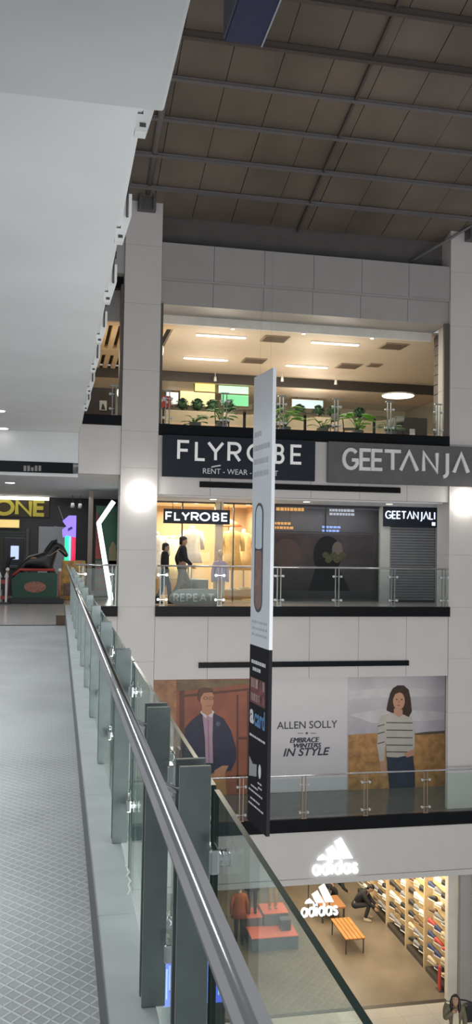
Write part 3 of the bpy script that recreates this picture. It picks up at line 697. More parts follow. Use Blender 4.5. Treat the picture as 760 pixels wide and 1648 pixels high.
MB().box(xm0, xm1, AY, AY + .025, zb, ztp).build('text_panel', pm('pale', (0.60, 0.585, 0.62), var=.02), t)
MB().box(xm1, xr, AY, AY + .025, zb, ztp).build('field_panel', pm('sky', (0.47, 0.455, 0.50), var=.14, vscale=1.0), t)
MB().box(xr, xr + .07, AY, AY + .028, zb, ztp).build('edge', pm('edge', (0.03, 0.028, 0.028)), t)
flat('field', [(560.5, 1183), (600, 1180), (665, 1180), (716.5, 1176), (716.5, 1279), (560.5, 1282)], 1, pm('field', (0.42, 0.225, 0.085), var=.35, vscale=5))
flat('tree_line', [(668, 1181), (684, 1178), (716, 1176), (716, 1180), (668, 1183)], 2, pm('trees', (0.10, 0.085, 0.06)))
flat('cloud', [(562, 1112), (640, 1106), (716, 1110), (716, 1120), (640, 1122), (562, 1126)], 1, pm('cloud', (0.56, 0.545, 0.575), var=.1))
flat('cloud', [(562, 1150), (620, 1140), (716, 1146), (716, 1158), (600, 1164)], 1, pm('cloud', (0.56, 0.545, 0.575), var=.1))
# woman
HR = pm('hair', (0.045, 0.025, 0.018), var=.3); SK = pm('skin', (0.52, 0.29, 0.20)); SW = pm('sweater', (0.50, 0.475, 0.44), var=.06); ST = pm('stripe', (0.10, 0.09, 0.095)); JN = pm('jeans', (0.035, 0.045, 0.075), var=.2)
flat('jeans', [(622, 1217), (664, 1211), (668, 1240), (668, 1280), (628, 1282), (625, 1250)], 2, JN)
flat('hair', [(632, 1108), (640, 1103), (650, 1103), (658, 1110), (661, 1124), (663, 1145), (658, 1154), (650, 1150), (630, 1147), (622, 1143), (625, 1128), (628, 1116)], 4, HR)
flat('sweater', [(609, 1162), (614, 1152), (630, 1147), (655, 1150), (663, 1153), (667, 1170), (668, 1200), (664, 1214), (640, 1219), (623, 1218), (621, 1190), (619, 1225), (611, 1226), (607, 1200)], 3, SW)
flat('neck', [(634, 1140), (648, 1142), (648, 1150), (642, 1154), (634, 1149)], 5, SK)
flat('face', oval(642, 1128, 9.5, 14.5), 6, SK)
flat('fringe', [(631, 1128), (632, 1112), (640, 1108), (650, 1109), (656, 1118), (655, 1128), (650, 1117), (643, 1114), (636, 1117)], 7, HR)
for ex in (638, 646): flat('eye', oval(ex + .4, 1125.5, 1.7, .9, 8), 8, HR)
flat('mouth', oval(641.5, 1135, 3, 1.2, 8), 8, pm('lip', (0.42, 0.13, 0.11))); flat('nose', [(641, 1127), (643, 1127), (643.5, 1131), (640.5, 1131)], 8, pm('skin_shade', (0.42, 0.22, 0.15)))
for yy in (1162, 1174, 1186, 1198, 1209): flat('stripe', [(622, yy), (664, yy + .5), (664, yy + 2.2), (622, yy + 1.7)], 4, ST)
for yy in (1168, 1180, 1196): flat('stripe', [(608, yy), (619, yy - 3), (619, yy - 1.4), (608, yy + 1.6)], 4, ST)
flat('hand', [(650, 1213), (660, 1208), (668, 1206), (668, 1215), (655, 1219)], 5, SK); flat('hand', [(611, 1225), (619, 1224), (622, 1236), (622, 1250), (616, 1248), (612, 1238)], 5, SK)
# man
JK = pm('navy', (0.018, 0.022, 0.055), var=.2); SHR = pm('pink_shirt', (0.42, 0.27, 0.36), var=.1)
flat('brick_strip', [(228, 1094), (284, 1094), (284, 1280), (228, 1280)], 1, pm('brick', (0.35, 0.17, 0.085), var=.35, vscale=4))
flat('door_lintel', [(285, 1094), (417, 1094), (417, 1098), (340, 1108), (285, 1112)], 1, pm('lintel', (0.17, 0.12, 0.06), var=.3))
for q in ([(289, 1112), (297, 1111), (297, 1282), (289, 1282)], [(381, 1118), (384, 1118), (384, 1275), (381, 1275)], [(398, 1112), (401, 1112), (401, 1280), (398, 1280)], [(297, 1118), (418, 1106), (418, 1109), (297, 1122)], [(384, 1186), (398, 1186), (398, 1190), (384, 1190)], [(345, 1250), (418, 1246), (418, 1251), (345, 1255)]):
    flat('door_groove', q, 2, pm('groove', (0.11, 0.035, 0.022)))
flat('trousers', [(330, 1232), (362, 1232), (365, 1282), (330, 1282)], 3, pm('tan', (0.40, 0.20, 0.075)))
flat('jacket', [(298, 1172), (308, 1160), (322, 1149), (345, 1148), (360, 1156), (372, 1176), (380, 1205), (380, 1222), (372, 1240), (358, 1243), (348, 1241), (338, 1247), (302, 1247), (294, 1220)], 4, JK)
flat('shirt', [(326, 1151), (343, 1150), (342, 1190), (343, 1228), (331, 1228), (330, 1190)], 5, SHR)
flat('placket', [(334, 1158), (336, 1158), (337.5, 1228), (335.5, 1228)], 6, pm('placket', (0.27, 0.17, 0.27)))
flat('collar', [(322, 1146), (331, 1156), (334, 1151), (341, 1155), (345, 1145), (340, 1142), (326, 1142)], 6, pm('collar', (0.60, 0.58, 0.60)))
flat('neck', [(325, 1134), (341, 1134), (341, 1147), (334, 1152), (325, 1146)], 7, pm('man_skin', (0.45, 0.22, 0.13)))
flat('face', [(321, 1118), (325, 1112), (341, 1112), (344, 1120), (343.5, 1132), (339, 1142), (332, 1143), (325, 1137), (322, 1128)], 8, pm('man_skin', (0.45, 0.22, 0.13)))
flat('hair', [(318, 1118), (321, 1109), (330, 1106), (342, 1108), (345, 1117), (340, 1114), (328, 1115), (323, 1122), (322, 1130), (319, 1127)], 9, pm('man_hair', (0.10, 0.04, 0.018)))
for ex in (331, 340): flat('spectacles', oval(ex, 1123.5, 3.9, 2.4, 12), 9, HR); flat('lens', oval(ex, 1123.5, 3.0, 1.6, 12), 10, pm('man_skin', (0.45, 0.22, 0.13)))
flat('mouth', [(331, 1135), (340, 1134.5), (340, 1136.4), (331, 1137)], 9, pm('lip', (0.42, 0.13, 0.11))); flat('nose', [(335, 1125), (337, 1125), (338, 1131), (334, 1131)], 9, pm('skin_shade', (0.42, 0.22, 0.15)))
flat('badge', oval(351, 1165, 3.6, 4.2, 12), 5, pm('badge', (0.09, 0.10, 0.15)))
flat('hand', [(345, 1240), (358, 1232), (368, 1232), (362, 1244), (350, 1252), (345, 1250)], 5, pm('man_skin', (0.45, 0.22, 0.13)))
# lettering
TX = pm('text', (0.035, 0.035, 0.055))
def ad_text(txt, xa, xb, yb, yt, shear, bold, name):
    m = MB(); a, b = P(xa, yb), P(xb, yb); h = P(xa, yt)[1] - a[1]
    font_text(m, txt, (a[0] + b[0]) / 2, a[1] - .01, h, AY - .004, .004, width=b[0] - a[0], shear=shear, bold=bold)
    if bold == 0 and shear: 
        for dx in (-.009, .009): font_text(m, txt, (a[0] + b[0]) / 2 + dx, a[1] - .01, h, AY - .0045 - dx * .02, .004, width=b[0] - a[0], shear=shear, bold=0)
    return m.build(name, TX, t)
ad_text('ALLEN SOLLY', 446, 543, 1173, 1161, 0, .004, 'lettering'); ad_text('EMBRACE', 467, 514, 1195, 1187, .25, .0, 'lettering')
ad_text('WINTERS', 473, 517, 1203, 1196, .25, .0, 'lettering'); ad_text('IN STYLE', 456, 531, 1217, 1204, .25, .02, 'lettering')
m = MB(); c = P(494, 1180); m.prism([(c[0] + (.05 if k % 2 == 0 else .02) * math.sin(k * PI / 5), c[1] + (.05 if k % 2 == 0 else .02) * math.cos(k * PI / 5)) for k in range(10)], AY - .008, AY - .003); m.build('star', TX, t)
flat('rule', [(479, 1179.6), (488, 1179.6), (488, 1180.4), (479, 1180.4)], 1, TX); flat('rule', [(500, 1179.6), (509, 1179.6), (509, 1180.4), (500, 1180.4)], 1, TX)

# ---------------- sportswear logo, on the fascia and hanging inside
def sport_logo(name, label, pa, pb, Y, backing):
    a, b = onY(*pa, Y), onY(*pb, Y); W_, H_ = b.x - a.x, a.z - b.z
    t = thing(name, label, 'sign', ((a.x + b.x) / 2, Y, b.z))
    bars = MB()
    fx = lambda u, v: (a.x + u * W_, b.z + v * H_)
    for q in ([(.11, .43), (.15, .51), (.235, .575), (.36, .43)], [(.39, .43), (.61, .43), (.435, .80), (.285, .685)], [(.64, .43), (.86, .43), (.61, 1.0), (.465, .895)]):
        bars.prism([fx(*p) for p in q], Y - .05, Y)
    bars.build('three_bars', LITW, t)
    m = MB(); words(m, 'adidas', a.x + W_ * .03, b.z + H_ * .03, W_ * .94, H_ * .36, Y - .05, Y, H_ * .058, .22); m.build('lettering', LITW, t)
    if backing:
        m = MB(); m.box(a.x + W_ * .2, a.x + W_ * .22, Y, Y + .03, b.z + H_ * .1, -6.58); m.box(a.x + W_ * .75, a.x + W_ * .77, Y, Y + .03, b.z + H_ * .1, -6.58); m.box(a.x + W_ * .05, b.x - W_ * .05, Y, Y + .02, b.z + H_ * .12, b.z + H_ * .2); m.build('hanger', ROD, t)
    return t
sport_logo('logo_sign', 'white lit logo of three slanted bars and adidas lettering on the white shop fascia', (502, 1350), (578, 1405), 20.89, False)
sport_logo('logo_sign', 'lit three-bar adidas logo hanging inside the shop entrance, below the fascia', (484, 1424), (545, 1472), 22.0, True)

# ---------------- sports shop contents
sh = []
def make_shoe(c1, c2, nm):
    M_ = Matrix(((0, 0, 1, 0), (0, 1, 0, 0), (1, 0, 0, 0), (0, 0, 0, 1)))
    m = MB(M_); m.mi = 0
    m.loft([(.075, 0, -.14, .035, .02), (.07, 0, -.132, .055, .036), (.078, 0, -.08, .055, .042), (.072, 0, -.03, .048, .042), (.062, 0, .03, .038, .044), (.05, 0, .09, .026, .044), (.042, 0, .125, .016, .034), (.04, 0, .14, .006, .015)], 10)
    m.mi = 1; m.loft([(.016, 0, -.15, .014, .02), (.016, 0, -.13, .016, .038), (.014, 0, 0, .014, .046), (.016, 0, .09, .014, .050), (.02, 0, .135, .012, .036), (.024, 0, .15, .006, .014)], 8)
    o = m.build('sports_shoe', [mat('shoe_' + nm, c1, .6), mat('sole_' + nm, c2, .6)]); return o
kinds = [('black', (.025, .025, .03), (.6, .6, .58)), ('white', (.75, .74, .70), (.7, .7, .66)), ('grey', (.25, .25, .26), (.65, .64, .6)), ('brown', (.16, .10, .06), (.30, .22, .14)), ('navy', (.04, .06, .14), (.6, .6, .58)), ('red', (.50, .07, .06), (.65, .63, .6)), ('cream', (.62, .52, .36), (.6, .55, .45)), ('black-soled dark', (.05, .045, .04), (.02, .02, .02))]
protos = {k[0]: make_shoe(k[1], k[2], k[0].replace(' ', '_').replace('-', '_')) for k in kinds}
bays = [(21.52, 22.78), (22.98, 24.10), (24.28, 25.60), (25.80, 26.95), (27.15, 28.3)]
bn = ['nearest the entrance', 'second from the entrance', 'third from the entrance', 'fourth from the entrance', 'farthest from the entrance']
BAYM = mat('bay_back', (0.78, 0.58, 0.30), .6); SHELFM = mat('shelf_pale', (0.70, 0.54, 0.32), .5)
rown = ['bottom', 'second', 'third', 'fourth', 'fifth', 'sixth', 'seventh', 'eighth', 'top']
rs = random.Random(11); first = {k: True for k in protos}
for bi, (ya, yb) in enumerate(bays):
    t = thing('shoe_display_bay', 'pale lit shoe wall bay with nine shelves, %s' % bn[bi], 'shelf', (10.38, (ya + yb) / 2, GF), 'shoe wall bays')
    MB().box(10.39, 10.415, ya, yb, GF + .001, -6.75).build('back_panel', BAYM, t)
    m = MB(); m.box(10.17, 10.415, ya - .05, ya - .002, GF + .001, -6.75); m.build('upright', SHELFM, t)
    m = MB(); m.box(10.15, 10.388, ya, yb, GF + .001, GF + .12); m.build('plinth', mat('bay_plinth', (.05, .045, .04), .5), t)
    for r in range(9):
        z = GF + .28 + r * .335
        m = MB(); m.box(10.24, 10.388, ya + .004, yb - .004, z - .010, z); m.build('shelf', SHELFM, t)
        for s in range(3):
            kd = rs.choice(['black', 'black', 'white', 'grey', 'brown', 'navy', 'grey', 'cream', 'black-soled dark', 'brown', 'black-soled dark', 'red', 'black', 'white', 'grey', 'brown']) if bi != 0 or r > 3 else rs.choice(['white', 'red', 'black', 'cream', 'navy'])
            loc = (10.262, ya + (s + .5) * (yb - ya) / 3, z + .0015)
            lab = '%s trainer, %s shelf, %s spot, shoe bay %s' % (kd, rown[r], ['front', 'middle', 'rear'][s], bn[bi])
            if first[kd]:
                o = protos[kd]; first[kd] = False; o.location = loc; o.rotation_euler.z = PI / 2 + .25; o.scale = (1.22, 1.22, 1.35); tag(o, lab, 'shoe', 'shoes on the shoe wall')
            else:
                c = protos[kd].copy(); COL.objects.link(c); c.location = loc; c.rotation_euler.z = -PI / 2 + .3; c.scale = (1.22, 1.22, 1.35); tag(c, lab, 'shoe', 'shoes on the shoe wall')
area('shoe_wall_light', (9.2, 25, -6.8), 0.5, 150, (1.0, 0.85, 0.6), rot=(0, math.radians(-50), 0), size_y=7)
# red standing banner by the jamb
t = thing('floor_flag', 'small red banner at the near foot of the shoe wall', 'banner', (10.1, 21.6, GF))
MB().box(10.06, 10.10, 21.66, 21.80, GF + .02, GF + .62, .006, 1).build('flag', mat('flag_red', (.55, .05, .04), .5), t)
MB().box(10.02, 10.14, 21.62, 21.84, GF + .001, GF + .02).build('foot', ROD, t)
# bench
t = thing('bench', 'slatted orange wooden bench with thin black metal legs on the sports shop floor', 'bench', (8.55, 24.7, GF))
WOODO = mat('bench_wood', (0.52, 0.22, 0.06), .4, var=.12)
for k in range(5):
    m = MB(); x = 8.27 + k * .122; m.box(x, x + .105, 24.0, 25.4, GF + .42, GF + .455, .005, 1); m.build('slat', WOODO, t)
for x in (8.30, 8.82):
    for y in (24.06, 25.33):
        m = MB(); m.box(x - .015, x + .015, y - .015, y + .015, GF + .001, GF + .42); m.build('leg', ROD, t)
m = MB(); m.box(8.28, 8.84, 24.05, 24.08, GF + .39, GF + .42); m.box(8.28, 8.84, 25.32, 25.35, GF + .39, GF + .42); m.box(8.29, 8.31, 24.06, 25.33, GF + .39, GF + .42); m.box(8.81, 8.83, 24.06, 25.33, GF + .39, GF + .42); m.build('frame', ROD, t)
t = thing('display_table', 'low wooden display table behind the slatted bench', 'table', (8.6, 26.6, GF))
m = MB(); m.box(8.2, 9.0, 26.1, 27.0, GF + .42, GF + .48, .005, 1); m.build('tabletop', mat('table_wood', (.36, .17, .07), .4), t)
for x in (8.26, 8.94):
    for y in (26.16, 26.94): MB().box(x - .025, x + .025, y - .025, y + .025, GF + .001, GF + .42).build('leg', ROD, t)
# stepped plinth
t = thing('display_plinth', 'stepped grey display plinth with coral tops left in the sports shop', 'plinth', (6.3, 25.2, GF))
PG = mat('plinth_grey', (.12, .13, .15), .5); PC = mat('plinth_coral', (.78, .17, .10), .45)
for (xa, xb, ya, yb, za, zb) in ((5.68, 7.05, 24.62, 26.1, 0.001, .36), (6.2, 6.95, 25.35, 26.09, .38, .72), (5.69, 6.17, 25.4, 26.09, .38, .62)):
    MB().box(xa, xb, ya, yb, GF + za, GF + zb, .006, 1).build('step', PG, t); MB().box(xa - .005, xb + .005, ya - .005, yb + .005, GF + zb + .0005, GF + zb + .022, .004, 1).build('step_top', PC, t)
sb = thing('display_box', 'dark grey box standing on the coral plinth top', 'box', (6.8, 25.0, GF + .383))
MB().box(6.62, 6.92, 24.95, 25.2, GF + .384, GF + .66, .005, 1).build('carton', mat('carton_dark', (.06, .06, .075), .5), sb); MB().box(6.61, 6.93, 24.94, 25.21, GF + .661, GF + .70, .004, 1).build('lid', mat('carton_lid', (.10, .10, .12), .5), sb)
def garment(name, label, x, y, z, h, wd, col, cat='garment', grp=None, stand=True, sleeves=True, head=False, bottom_w=1.15, legs=None):
    t = thing(name, label, cat, (x, y, z), grp)
    g = mat('cloth_%s' % '_'.join('%d' % (c * 100) for c in col), col, .8, var=.10, vscale=9)
    zs = z + h * .86; zb = z + (h * .28 if not legs else h * .45)
    m = MB(); r = wd / 2
    m.loft([(x, y, zb, r * bottom_w, r * .62), (x, y, zb + (zs - zb) * .35, r * .92, r * .52), (x, y, zb + (zs - zb) * .6, r * .80, r * .48), (x, y, zb + (zs - zb) * .85, r * .96, r * .52), (x, y, zs - .03, r * .92, r * .42), (x, y, zs + .02, r * .35, r * .32)], 28, True, .05, 9)
    gb = m.build('garment', g, t)
    if sleeves:
        for s in (-1, 1):
            m = MB(); m.tube([(x + s * r * .80, y, zs - .05), (x + s * r * 1.1, y, zs - .28), (x + s * r * 1.14, y - .03, zs - .56)], [r * .30, r * .26, r * .21], 12); m.build('sleeve', g, t)
    DF = mat('mannequin_cream', (.62, .52, .40), .5) if not head or col[0] > .2 else mat('mannequin_dark', (.03, .03, .035), .4)
    m = MB(); m.tube([(x, y, zs + .0), (x, y, zs + .10)], [r * .30, r * .24], 12)
    if head: m.ell((x, y - .01, zs + .20), (.075, .095, .115), 2); m.build('mannequin_head', DF, t)
    else: m.ell((x, y, zs + .10), (r * .25, r * .25, .03), 2); m.build('neck_cap', DF, t)
    if legs:
        for s in (-1, 1):
            m = MB(); m.tube([(x + s * r * .42, y, zb + .08), (x + s * r * .42, y - .02, z + h * .26), (x + s * r * .45, y, z + .05)], [r * .40, r * .28, r * .22], 12); m.ell((x + s * r * .45, y - .04, z + .04), (.045, .11, .04), 2); m.build('leg', legs, t)
    elif stand:
        m = MB(); m.tube([(x, y, z + .015), (x, y, zb + .1)], .018, 8); m.tube([(x, y, z + .002), (x, y, z + .02)], .17, 20); m.build('stand', STEELD, t)
    return t
BLKL = mat('legging_black', (.02, .02, .025), .6)
garment('mannequin', 'dark sports mannequin on the left of the coral plinth', 5.92, 25.74, GF + .643, 1.5, .42, (.03, .03, .04), 'mannequin', head=True, legs=BLKL)
garment('mannequin', 'mannequin in an orange and red top standing beside the grey plinth, nearest the handrail', 5.42, 25.2, GF, 1.68, .42, (.42, .12, .06), 'mannequin', head=True, legs=BLKL)
garment('mannequin', 'dark sports mannequin on top of the higher coral step', 6.55, 25.72, GF + .743, 1.5, .42, (.035, .035, .045), 'mannequin', head=True, legs=mat('legging_tan', (.45, .30, .12), .6))
# blue lit displays at the left of the entrance
BLUE = em('display_blue', (.10, .20, 1.0), 1.1); BLU2 = em('display_pale', (.55, .75, 1.0), 1.1)
for (xa, xb, lab) in ((2.70, 3.10, 'blue glowing display screen seen left of the nearest twin-plate post'), (3.45, 4.15, 'blue glowing display screen seen between the nearest post and the handrail')):
    t = thing('display_screen', lab, 'screen', ((xa + xb) / 2, 20.9, GF))
    MB().box(xa - .04, xb + .04, 20.93, 21.02, GF + .001, GF + 1.95, .006, 1).build('housing', ROD, t); MB().box(xa, xb, 20.915, 20.929, GF + .62, GF + 1.85).build('screen', BLUE, t)
    for k in range(5):
        x = xa + (xb - xa) * (.12 + .17 * k); MB().box(x, x + .035, 20.905, 20.914, GF + .8 + .07 * ((k * 3) % 4), GF + 1.5 + .08 * ((k * 5) % 4)).build('bright_streak', BLU2, t)

# ---------------- people
def skin_mesh(V, Ed, name, root, lv=1):
    keys = list(V); me = bpy.data.meshes.new(name); me.from_pydata([V[k][0] for k in keys], [(keys.index(a), keys.index(b)) for a, b in Ed], [])
    o = bpy.data.objects.new(name, me); COL.objects.link(o)
    md = o.modifiers.new('s', 'SKIN'); md.use_smooth_shade = True
    if not me.skin_vertices: me.skin_vertices.new() if hasattr(me.skin_vertices, 'new') else None
    for i, k in enumerate(keys):
        r = V[k][1]; r = r if isinstance(r, tuple) else (r, r)
        me.skin_vertices[0].data[i].radius = r; me.skin_vertices[0].data[i].use_root = (k == root)
    sd = o.modifiers.new('d', 'SUBSURF'); sd.levels = lv; sd.render_levels = lv
    dg = bpy.context.evaluated_depsgraph_get(); dg.update()
    res = bpy.data.meshes.new_from_object(o.evaluated_get(dg)); bpy.data.objects.remove(o); bpy.data.meshes.remove(me)
    return res
def add_mesh(mb, me):
    vs = [mb.v(v.co) for v in me.vertices]
    for p in me.polygons:
        f = mb.f([vs[i] for i in p.vertices])
        if f: f.smooth = True
    bpy.data.meshes.remove(me)
STAND = dict(pelvis=(0, 0, .93), belly=(0, 0, 1.08), chest=(0, -.01, 1.28), neck=(0, 0, 1.47), head=(0, -.02, 1.60),
             shL=(.17, 0, 1.41), elL=(.22, .02, 1.13), wrL=(.22, -.06, .90), shR=(-.17, 0, 1.41), elR=(-.22, .02, 1.13), wrR=(-.22, -.06, .90),
             hipL=(.09, 0, .90), knL=(.10, -.01, .50), anL=(.10, .02, .09), hipR=(-.09, 0, .90), knR=(-.10, -.01, .50), anR=(-.10, .02, .09))
def person(label, loc, rot, H, pose, top, bottom, shoe, hair, skin=(.42, .25, .17), long_hair=False, group=None, face=None):
    J = dict(STAND); J.update(pose); k = H / 1.72; J = {a: Vector(b) * k for a, b in J.items()}
    t = thing('person', label, 'person', loc, group); t.rotation_euler.z = rot
    t['_org'] = (0, 0, 0)
    R = lambda r: r * k
    rad = dict(pelvis=.125, belly=.115, chest=.13, neck=.058, shL=.062, shR=.062, elL=.043, elR=.043, wrL=.030, wrR=.030, hipL=.088, hipR=.088, knL=.058, knR=.058, anL=.04, anR=.04)
    tr = dict(pelvis=.105, belly=.135, chest=.165, neck=.062, shL=.092, shR=.092, elL=.060, elR=.060, wrL=.046, wrR=.046)
    br = dict(pelvis=.100, hipL=.098, hipR=.098, knL=.072, knR=.072, anL=.056, anR=.056)
    E_t = [('pelvis', 'belly'), ('belly', 'chest'), ('chest', 'neck'), ('chest', 'shL'), ('shL', 'elL'), ('elL', 'wrL'), ('chest', 'shR'), ('shR', 'elR'), ('elR', 'wrR')]
    E_b = [('pelvis', 'hipL'), ('hipL', 'knL'), ('knL', 'anL'), ('pelvis', 'hipR'), ('hipR', 'knR'), ('knR', 'anR')]
    sm = mat('skin_%d' % int(skin[0] * 100), skin, .55)
    m = MB(); add_mesh(m, skin_mesh({a: (J[a], R(r)) for a, r in rad.items()}, E_t + E_b, 'b', 'pelvis'))
    hd = J['head']; nk = J['neck']; up = (hd - nk).normalized(); fw = Vector((0, -1, 0)); fw = (fw - up * fw.dot(up)).normalized()
    if face: fw = Vector(face).normalized(); up = (up - fw * up.dot(fw)).normalized()
    sd = fw.cross(up).normalized(); HM = Matrix((( sd.x, -fw.x, up.x, hd.x), (sd.y, -fw.y, up.y, hd.y), (sd.z, -fw.z, up.z, hd.z), (0, 0, 0, 1)))
    hm = MB(HM); 
    hm.loft([(0, -.03, R(-.115), R(.028), R(.03)), (0, -.024, R(-.10), R(.048), R(.058)), (0, -.012, R(-.06), R(.064), R(.082)), (0, 0, 0, R(.074), R(.096)), (0, .004, R(.05), R(.073), R(.094)), (0, .006, R(.09), R(.055), R(.072)), (0, .006, R(.112), R(.02), R(.03))], 16)
    hm.loft([(0, -R(.098), -R(.035), R(.016), R(.016)), (0, -R(.095), -R(.01), R(.011), R(.014)), (0, -R(.09), R(.02), R(.007), R(.008))], 8)
    for s in (-1, 1): hm.ell((s * R(.076), R(.01), -R(.005)), (R(.010), R(.020), R(.032)), 1)
    hm.bm.to_mesh(bpy.data.meshes.new('h')); hme = bpy.data.meshes.new('hh'); hm.bm.to_mesh(hme); hm.bm.free(); add_mesh(m, hme)
    m.tube([nk - up * R(.02), hd - up * R(.06)], R(.052), 12)
    for s, wk, ek in ((1, 'wrL', 'elL'), (-1, 'wrR', 'elR')):                       # hands: palm, four fingers, thumb
        w0 = J[wk]; d = (w0 - J[ek]).normalized(); q = d.cross(Vector((0, 1, 0)))
        if q.length < .1: q = d.cross(Vector((1, 0, 0)))
        q.normalize(); n = d.cross(q).normalized()
        m.tube([w0 - d * R(.01), w0 + d * R(.03), w0 + d * R(.075), w0 + d * R(.088)], [R(.026), R(.036), R(.040), R(.030)], 10)
        for f_, (off, ln) in enumerate(((-.030, .062), (-.010, .074), (.010, .070), (.028, .054))):
            b0 = w0 + d * R(.075) + q * R(off); b1 = b0 + d * R(ln * .5) + n * R(.008); b2 = b1 + d * R(ln * .42) + n * R(.022)
            m.tube([b0, b1, b2], [R(.0095), R(.009), R(.007)], 7)
        b0 = w0 + d * R(.03) - q * R(.030); m.tube([b0, b0 + d * R(.03) - q * R(.022), b0 + d * R(.06) - q * R(.024) + n * R(.01)], [R(.012), R(.011), R(.008)], 7)
    m.build('body', sm, t)
    hrm = mat('hair_%d' % int(hair[0] * 1000), hair, .5)
    h = MB(HM); h.loft([(0, R(.03), R(-.02), R(.070), R(.075)), (0, R(.022), R(.03), R(.082), R(.090)), (0, R(.010), R(.07), R(.080), R(.100)), (0, R(.008), R(.10), R(.062), R(.082)), (0, R(.008), R(.126), R(.025), R(.035))], 16)
    h.loft([(0, R(.055), R(-.10), R(.05), R(.035)), (0, R(.045), R(-.03), R(.07), R(.06)), (0, R(.04), R(.02), R(.076), R(.07))], 14)
    if long_hair:
        for s in (-1, 1): h.tube([(s * R(.066), -R(.02), R(.06)), (s * R(.088), R(.01), -R(.04)), (s * R(.09), R(.0), -R(.16)), (s * R(.075), -R(.02), -R(.24))], [R(.028), R(.036), R(.035), R(.016)], 10)
        h.loft([(0, R(.07), -R(.22), R(.07), R(.03)), (0, R(.065), R(-.08), R(.085), R(.05)), (0, R(.05), R(.03), R(.08), R(.07))], 14)
    h.build('hair', hrm, t)
    e = MB(HM)
    for s in (-1, 1): e.ell((s * R(.030), -R(.082), R(.008)), (R(.013), R(.010), R(.007)), 1); e.box(s * R(.03) - R(.018), s * R(.03) + R(.018), -R(.094), -R(.08), R(.024), R(.031))
    e.build('eyes', mat('eye_dark', (.03, .02, .018), .3), t)
    e = MB(HM); e.ell((0, -R(.088), -R(.060)), (R(.022), R(.008), R(.007)), 1); e.build('mouth', mat('lips', (.30, .10, .09), .5), t)
    m = MB(); add_mesh(m, skin_mesh({a: (J[a], R(r)) for a, r in tr.items()}, E_t, 't', 'pelvis', 2)); tp = m.build('top', mat('top_%d_%d' % (int(top[0] * 1000), int(top[2] * 1000)), top, .8, var=.15, vscale=12), t)
    bj = {a: (J[a], R(r)) for a, r in br.items()}
    m = MB(); add_mesh(m, skin_mesh(bj, E_b, 'b', 'pelvis', 2)); m.ell(J['pelvis'], (R(.165), R(.135), R(.13)), 3); m.build('trousers', mat('trousers_%d_%d' % (int(bottom[0] * 1000), int(bottom[2] * 1000)), bottom, .8, var=.15, vscale=12), t)
    for s in ('L', 'R'):
        a = J['an' + s]; ft = (J['an' + s] - J['kn' + s]); 
        m = MB(); z0 = a.z - R(.088)
        m.loft([(a.x, a.y - R(.07), z0 + .002, R(.045), R(.135)), (a.x, a.y - R(.07), z0 + R(.03), R(.048), R(.138)), (a.x, a.y - R(.06), z0 + R(.06), R(.042), R(.115)), (a.x, a.y - R(.01), z0 + R(.10), R(.042), R(.055))], 14)
        m.build('shoe', mat('footwear_%d' % int(shoe[0] * 1000), shoe, .5), t)
    return t, J, HM, R
WALK = dict(knL=(.09, -.20, .52), anL=(.09, -.27, .10), knR=(-.09, .08, .49), anR=(-.09, .30, .13), elL=(.22, .12, 1.15), wrL=(.21, .05, .92), elR=(-.22, -.06, 1.14), wrR=(-.20, -.22, .98))
q = onZ(290, 977, 0.0); person('man in dark jacket and grey trousers walking past the robe shop', (q.x + .2, 22.62, 0.0), PI / 2, 1.76, WALK, (.018, .02, .026), (.22, .20, .17), (.04, .035, .03), (.012, .010, .009))
WALK2 = dict(knL=(.09, -.14, .50), anL=(.09, -.18, .10), knR=(-.09, .06, .49), anR=(-.09, .24, .12))
q = onY(264, 975, 22.3); person('shorter person in dark top and jeans with a pale waist band, beside the left column', (q.x, 22.3, 0.0), PI / 2, 1.58, WALK2, (.016, .016, .02), (.022, .026, .045), (.03, .03, .035), (.012, .01, .009))
# shoppers in the sports shop
CROUCH = dict(pelvis=(0, .12, .42), belly=(0, .06, .56), chest=(0, -.12, .74), neck=(0, -.26, .88), head=(0, -.34, .96), shL=(.17, -.14, .82), elL=(.22, -.30, .58), wrL=(.14, -.48, .42), shR=(-.17, -.14, .82), elR=(-.22, -.30, .58), wrR=(-.14, -.48, .42),
              hipL=(.10, .10, .42), knL=(.16, -.32, .52), anL=(.15, -.20, .09), hipR=(-.10, .10, .42), knR=(-.16, -.32, .52), anR=(-.15, -.20, .09))
q = onZ(588, 1474, GF); tp, J, HM, R = person('shopper in black jacket with white stripe crouching by the shoe wall', (9.50, 26.3, GF), PI * .35, 1.74, CROUCH, (.016, .016, .022), (.02, .02, .025), (.45, .36, .26), (.012, .010, .009))
m = MB(); m.tube([(.10, -.02, .60 + .17), (.13, -.14, .895), (.14, -.22, .86)], .02, 8); m.build('white_stripe', WHITE, tp)
q = onZ(544, 1462, GF); person('shopper in dark green clothes bending beyond the display table', (9.0, 27.5, GF), PI * .5, 1.70, dict(CROUCH, pelvis=(0, .10, .62), belly=(0, .02, .74), chest=(0, -.18, .86), neck=(0, -.34, .93), head=(0, -.44, .98), hipL=(.1, .1, .6), hipR=(-.1, .1, .6), knL=(.12, -.12, .42), knR=(-.12, -.12, .42), anL=(.12, .02, .09), anR=(-.12, .02, .09), shL=(.17, -.2, .92), shR=(-.17, -.2, .92)), (.025, .032, .028), (.02, .022, .022), (.03, .03, .03), (.012, .01, .009))
